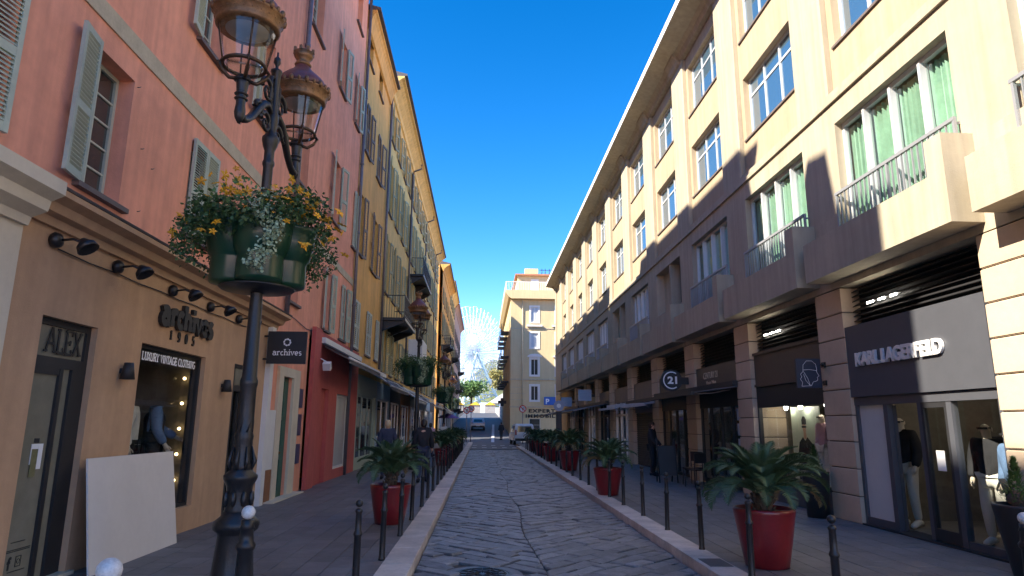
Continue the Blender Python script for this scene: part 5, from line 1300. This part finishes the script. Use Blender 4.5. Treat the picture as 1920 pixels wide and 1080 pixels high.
person('person', (-2.5, 33.0, .1), R(0), 'small distant person in a pink top on the left pavement', H=1.65, top=cpink, legs=cnavy)
G_ = 'shop window mannequins'
def mann(loc, rot, lab, **kw): return person('mannequin', loc, rot, lab, 'mannequin', sk=kw.pop('sk', manq), hair=None, group=G_, **kw)
mann((7.0, 10.85, .12), R(115), 'bald mannequin in black top and white trousers with a white bag in the shop doorway', H=1.80, top=cdark, legs=cwhite, shoes=cwhite, glasses=True, bag=cwhite, arm=(.3, .5))
mann((7.1, 9.1, .12), R(120), 'mannequin in a dark coat, pale trousers and white boots behind the right-hand pane', H=1.70, top=cdark, legs=cwhite, shoes=cwhite, glasses=True, long_coat=True)
mann((6.92, 8.45, .12), R(90), 'mannequin in a blue denim jacket at the right edge of the display', H=1.62, top=cblue, legs=cdark, shoes=cwhite, glasses=True)
mann((6.98, 13.35, .5), R(100), 'bald mannequin in a pale pink top with sunglasses next to the pillar', H=1.50, top=cpink, legs=cwhite, shoes=cwhite, glasses=True)
mann((-5.0, 10.45, .46), R(-60), 'headless mannequin in a dark waistcoat with denim sleeves in the vintage shop window', H=1.72, top=cblue, legs=cdark, headless=True, arm=(.9, .3), waist=cdark)
mann((-5.0, 9.75, .46), R(-70), 'headless mannequin in a white blouse at the left edge of the vintage shop window', H=1.72, top=cwhite, legs=cdark, headless=True)
# waistcoat over the denim mannequin
# ================================================================== CARS
def make_car(loc, rot, lab, paintm, L=4.2, Wd_=1.75, Hh=1.75, van=True, cat='car'):
    r = root('parked_car', loc, lab, cat, None, world=False); r.rotation_euler = (0, 0, rot); hw = Wd_/2
    if van: prof = [(0, .35), (0, .95), (.05, 1.05), (.20, Hh-.12), (.45, Hh), (2.3, Hh), (2.95, 1.12), (4.05, .92), (L, .7), (L, .35)]
    else: prof = [(0, .35), (0, .85), (.25, .98), (.75, Hh-.06), (1.1, Hh), (2.2, Hh-.02), (2.95, .98), (4.0, .82), (L, .62), (L, .35)]
    m = MB(); n = len(prof)
    def hwz(z): return hw*(1-.16*max(0, (z-.95)/(Hh-.95)))
    vs = [(-hwz(z)+.03, y, z) for y, z in prof]+[(-hwz(z), y+(.03 if y < 2 else -.03), z) for y, z in prof]
    vs = [(-hwz(z), y, z) for y, z in prof]+[(hwz(z), y, z) for y, z in prof]
    m.add(vs, [tuple(range(n)), tuple(reversed(range(n, 2*n)))]+[(i, n+i, n+(i+1) % n, (i+1) % n) for i in range(n)]); me = m.mesh('body', paintm)
    bm_ = bmesh.new(); bm_.from_mesh(me); bmesh.ops.recalc_face_normals(bm_, faces=bm_.faces); bmesh.ops.bevel(bm_, geom=[e for e in bm_.edges], offset=.05, segments=2, affect='EDGES'); bm_.to_mesh(me); bm_.free(); link('body', me, r)
    MB().add([(-.62, .035, 1.08), (.62, .035, 1.08), (.56, .16, Hh-.2), (-.56, .16, Hh-.2)] if van else [(-.58, .27, 1.0), (.58, .27, 1.0), (.5, .68, Hh-.1), (-.5, .68, Hh-.1)], [(0,1,2,3)]).build('rear_window', darkpane, r)
    for s in (-1, 1):
        q = s*(hw-.05)
        MB().add([(s*(hw-.01), .45, 1.05), (s*(hw-.01), 2.75, 1.05), (s*(hwz(Hh-.15)+.012), 2.25, Hh-.17), (s*(hwz(Hh-.15)+.012), .6, Hh-.17)], [(0,1,2,3)]).build('side_window', darkpane, r)
        MB().box(s*hw-.12*s-.06, s*hw-.12*s+.06, -.015, .04, .82, 1.25 if van else .95).build('tail_light', taill, r)
        for y in (.8, L-.85):
            mm = Matrix.Translation((s*(hw-.1), y, .31)) @ Matrix.Rotation(R(90), 4, 'Y'); w_ = MB(mm).lathe([(.20, -.11), (.31, -.10), (.31, .10), (.20, .11)], (0,0,0), 18).build('wheel', rubber, r)
            MB(mm).lathe([(.19, -.115), (.19, .115)], (0,0,0), 14).build('rim', cars, w_)
    MB().box(-hw+.05, hw-.05, -.06, .02, .34, .55).build('bumper', blackm, r); MB().box(-.26, .26, -.065, -.06, .58 if van else .5, .69 if van else .61).build('number_plate', white, r)
    return r
make_car((3.65, 56.3, -.01), R(4), 'white estate van parked facing away at the right kerb before the yellow corner building', carw)
make_car((-.45, 84.5, .93), R(0), 'silver car driving up the ramp in the distance', cars, 4.2, 1.75, 1.45, False)

# ================================================================== SIGNS AND POSTS
def round_sign(x, y, z, h, ring, lab, cross_=True, rad=.32, g=None):
    r = root('traffic_sign', (x, y, h), lab, 'road sign', g)
    MB().tube([(x, y, h), (x, y, z+rad)], .035, 8).build('pole', zinc, r)
    mm = Matrix.Translation((x, y-.06, z)) @ Matrix.Rotation(R(90), 4, 'X')
    MB(mm).lathe([(rad, -.01), (rad, .012)], (0,0,0), 24, False).build('disc', ring, r)
    MB(mm).lathe([(rad*.74, .0), (rad*.74, .016)], (0,0,0), 24, False).build('face', white, r)
    m = MB(mm)
    m.add([(-.24*rad/.32, .18*rad/.32, .02), (-.19*rad/.32, .23*rad/.32, .02), (.24*rad/.32, -.18*rad/.32, .02), (.19*rad/.32, -.23*rad/.32, .02)], [(0,2,1),(0,3,2)]); m.build('bar', ring, r)
    m = MB(mm); m.tube([(-.02, -.16, .018), (-.02, .05, .018), (.06, .1, .018), (.10, .06, .018)], .018, 4); m.build('arrow', blackl, r)
round_sign(3.52, 57.2, 3.0, .1, signred, 'round red and white no-turn sign on a pole by the white van')
round_sign(-1.35, 60, 2.9, 0, signred, 'round red sign in the distance at the left kerb, nearer of the two', g='far round signs'); round_sign(-1.0, 62.5, 3.1, 0, signred, 'round red sign in the distance at the left kerb, farther of the two', g='far round signs')
r = root('sign_post', (3.55, 30.6, .1), 'thick black post topped by a small round blue sign on the right pavement', 'sign post')
MB().box(3.43, 3.67, 30.5, 30.72, .1, 2.3).build('post', blackm, r); mm = Matrix.Translation((3.55, 30.55, 2.55)) @ Matrix.Rotation(R(90), 4, 'X'); MB(mm).lathe([(.24, -.02), (.24, .02)], (0,0,0), 24, False).build('disc', mat('sign_greyblue', (.28, .33, .45), .5, 0), r)
MB(mm).lathe([(.10, .02), (.10, .024)], (0,0,0), 16, False).build('symbol', white, r)
r = root('pharmacy_cross', (2.9, 79, 4.2), 'dark cross sign sticking out of the far end of the corner building', 'sign')
MB().box(1.9, 2.9, 78.95, 79.05, 4.1, 4.45).box(2.2, 2.6, 78.94, 79.06, 3.8, 4.75).build('cross', blackm, r)
for i, (x, y, lab) in enumerate(((5.35, 19.1, 'dark menu easel standing before the estate agency'),)):
    r = root('menu_easel', (x, y, .1), lab, 'easel')
    MB().add([(x-.24, y, .3), (x+.24, y, .3), (x+.24, y+.14, 1.12), (x-.24, y+.14, 1.12), (x-.24, y+.03, .3), (x+.24, y+.03, .3), (x+.24, y+.17, 1.12), (x-.24, y+.17, 1.12)], [(0,1,2,3),(7,6,5,4),(0,3,7,4),(1,5,6,2),(3,2,6,7),(0,4,5,1)]).build('panel', blackm, r)
    for s in (-1, 1): MB().tube([(x+s*.26, y-.01, .1), (x+s*.26, y+.2, 1.35)], .02, 6).build('leg', black, r); MB().tube([(x+s*.22, y+.45, .1), (x+s*.24, y+.2, 1.3)], .018, 6).build('leg', black, r)
def chair(x, y, rot, lab):
    r = root('cafe_chair', (x, y, .1), lab, 'chair', 'dark chairs before the estate agency', world=False); r.rotation_euler = (0, 0, rot)
    MB().box(-.2, .2, -.2, .2, .43, .46).build('seat', black, r); MB().box(-.2, .2, -.21, -.18, .62, .88).build('backrest', black, r)
    for a, b in ((-1, -1), (1, -1), (-1, 1), (1, 1)): MB().tube([(a*.2, b*.2, 0), (a*.18, b*.18, .43 if b > 0 else .88)], .014, 6).build('leg', black, r)
chair(5.75, 17.9, .4, 'dark metal chair against the pillar of the estate agency'); chair(5.9, 18.6, 2.2, 'dark metal chair just behind the menu easel')

# ================================================================== FAR: WHEEL, TREES, HILL
WX, WY, WZ, WRd = -4.6, 300, 33.5, 21.5
r = root('ferris_wheel', (WX, WY, 4.5), 'tall white ferris wheel with lattice spokes rising beyond the end of the street', 'ferris wheel')
ya = R(42); ex = Vector((math.cos(ya), math.sin(ya), 0)); ey = Vector((-math.sin(ya), math.cos(ya), 0)); C0 = Vector((WX, WY, WZ))
def wp(a, q, o=0): return C0+ex*(q*math.cos(a))+Vector((0, 0, q*math.sin(a)))+ey*o
NS = 28
for i in range(NS):
    a = 2*PI*i/NS; m = MB(); da = 2*PI/NS*.24
    for o in (-1.2, 1.2):
        m.tube([wp(a-da*.1, 1.2, o), wp(a-da, WRd, o)], .13, 4, False); m.tube([wp(a+da*.1, 1.2, o), wp(a+da, WRd, o)], .13, 4, False); m.tube([wp(a-da, WRd, o), wp(a+da, WRd, o)], .13, 4, False)
        for q in (.55, .70, .85): m.tube([wp(a-da*q, WRd*q, o), wp(a+da*q*1.1, WRd*(q+.1), o)], .08, 4, False)
    m.build('spoke', steelw, r)
for o in (-1.2, 1.2):
    for q in (WRd*.80, WRd*.55):
        m = MB(); m.tube([wp(2*PI*i/56, q, o) for i in range(57)], .09, 4, False); m.build('rim', steelw, r)
m = MB(); m.tube([C0-ey*2.5, C0+ey*2.5], 1.2, 12); m.build('hub', steelc, r)
m = MB()
for o in (-3.2, 3.2):
    top = C0+ey*o*.9
    feet = [C0+ex*s*14+ey*o*2.4 for s in (-1, 1)]
    for f in feet: f.z = 4.5
    for f in feet: m.tube([top, f], [.6, .8], 6)
    for t in (.25, .45, .65, .85):
        a_, b_ = top.lerp(feet[0], t), top.lerp(feet[1], t); m.tube([a_, b_], .25, 4)
        t2 = t+.18; m.tube([a_, top.lerp(feet[1], t2)], .18, 4); m.tube([b_, top.lerp(feet[0], t2)], .18, 4)
m.build('support_tower', steelc, r)
m = MB(); 
for i in range(5): m.box(WX-12+i*5.2, WX-8+i*5.2, WY-20, WY-16, 4.5, 8.5+(i % 2)*2)
m.build('platform', steelw, r)
def tree(x, y, z, h, rad, lab, n, lm, sz, trunk=.3, kind='pine', g=None, seed=0, flat=.7):
    r = root('tree', (x, y, z), lab, 'tree', g); rd = random.Random(seed)
    MB().tube([(x, y, z), (x+.1*trunk, y, z+h*.4), (x+.4*trunk, y, z+h*.8)], [trunk, trunk*.8, trunk*.4], 8).build('trunk', palmt, r)
    lm_ = MB()
    for i in range(6): a = rd.uniform(0, 6.28); lm_.tube([(x, y, z+h*.45), (x+rad*.5*math.cos(a), y+rad*.5*math.sin(a), z+h*.75)], [trunk*.4, trunk*.1], 5)
    lm_.build('limbs', palmt, r); m = MB()
    for i in range(n):
        a = rd.uniform(0, 6.28); q = rad*rd.random()**.5*.85; c = (x+q*math.cos(a), y+q*math.sin(a), z+h*(.62+.3*rd.random()))
        leaf_cluster(m, c, (rad*.3, rad*.3, rad*.24*flat/.7), 110, sz, 1.4, 0, seed*100+i, .5)
    m.build('crown', lm, r)
tree(-3.0, 185, 4.5, 9.0, 4.6, 'round dark green tree standing at the end of the street below the wheel', 46, leafl, .45, .35, seed=1)
tree(-8.5, 178, 4.5, 8, 3.6, 'smaller dark tree at the left end of the street, behind the round one', 26, leafd, .45, .3, seed=2)
tree(7.5, 210, 4.5, 15, 5.5, 'tall yellowish tree right of the wheel tower', 46, mat('leaf_olive', (.26, .24, .08), .6, .4, 3, 0), .5, .35, seed=3)
tree(13, 225, 4.5, 12, 5, 'olive tree farther right behind the tall yellowish one', 30, MATS['leaf_olive'], .5, .35, seed=4)
hm = MB(); N = 60
for i in range(N):
    x0, x1 = -400+i*14, -400+(i+1)*14
    hz = lambda x: 30+20*math.exp(-((x-18)/40)**2)+4*math.sin(x*.06)+2*math.sin(x*.21)
    hm.add([(x0, 420, 4), (x1, 420, 4), (x1, 520, hz(x1)), (x0, 520, hz(x0))], [(0,1,2,3)], True); hm.add([(x0, 520, hz(x0)), (x1, 520, hz(x1)), (x1, 700, 4), (x0, 700, 4)], [(0,1,2,3)], True)
st('hill', hm, hillm)
for i, (x, y, w_, lab) in enumerate(((-6, 176, 3, 'small yellow-topped stall at the street end, left one'), (-1.8, 178, 3, 'small yellow-topped stall at the street end, middle one'), (2.2, 177, 3, 'small yellow-topped stall at the street end, right one'))):
    r = root('market_stall', (x, y, 4.5), lab, 'stall', 'yellow-topped stalls at the street end')
    MB().prism([(x-w_/2, 6.6), (x, 7.5), (x+w_/2, 6.6)], 'y', y-1.2, y+1.2).build('roof', yelc, r); MB().box(x-w_/2+.1, x+w_/2-.1, y-1, y+1, 4.5, 6.6).build('counter', greyw, r)
r = root('white_pavilion', (10, 240, 4.5), 'pale tent-roofed pavilion at the foot of the wheel', 'pavilion')
MB().prism([(2, 9), (12, 15.5), (22, 9)], 'y', 235, 250).build('roof', whitep, r); m = MB()
for i in range(6): m.box(2.5+i*3.7, 2.9+i*3.7, 235.5, 236, 4.5, 9)
m.build('posts', steelw, r)
rm = MB(); rm.box(3.62, 4.2, 62+40, 172, -.1, 5.2); tag(rm.build('retaining_wall', greyw), 'grey retaining wall along the right of the ramp', 'wall')
# unseen block added behind the camera to shade the foot of the right-hand shops
bb = root('shade_block', (-19, -14, 0), 'unseen block added behind the viewer to shade the right-hand shops', 'building')
MB().box(-24, -14, -30, 1.1, 0, 18.9).build('wall', paleyel, bb)
m = MB(); m.prism([(-24.4, 18.9), (-19, 20.2), (-13.6, 18.9)], 'y', -30.3, 1.4).build('roof', tile, bb)
r = root('parasol', (-2.5, 50, .1), 'small purple parasol open on the left pavement beyond the third lamp', 'parasol')
MB().tube([(-2.5, 50, .1), (-2.5, 50, 2.45)], .025, 6).build('pole', zinc, r); MB().lathe([(.9, 2.1), (.6, 2.26), (.3, 2.38), (.03, 2.46)], (-2.5, 50, 0), 8, False).build('canopy', mat('purple_canvas', (.12, .07, .28), .8, .05), r)
# hooks, rust marks and loose wires on the salmon wall
hk = MB(FL)
for y, z in ((8.0, 5.1), (8.3, 4.95), (7.75, 5.82), (11.0, 6.9), (8.1, 4.3), (12.9, 5.0)): hk.tube([(y, 0, z), (y, .03, z), (y+.012, .035, z+.012)], .005, 5)
hk.build('wall_hooks', sill, B, kind='stuff')
MB().tube([(WL+.03, 13.0+i*.55, 4.02-.05*math.sin(i*1.3)) for i in range(10)], .010, 5).build('cable', black, B)
MB().tube([(WL+.10, 16.8+i*.6, 3.9-.05*math.sin(i*1.1)) for i in range(10)], .010, 5).build('cable', black, B)
for o in list(bpy.data.objects):
    if '_w' in o: del o['_w']
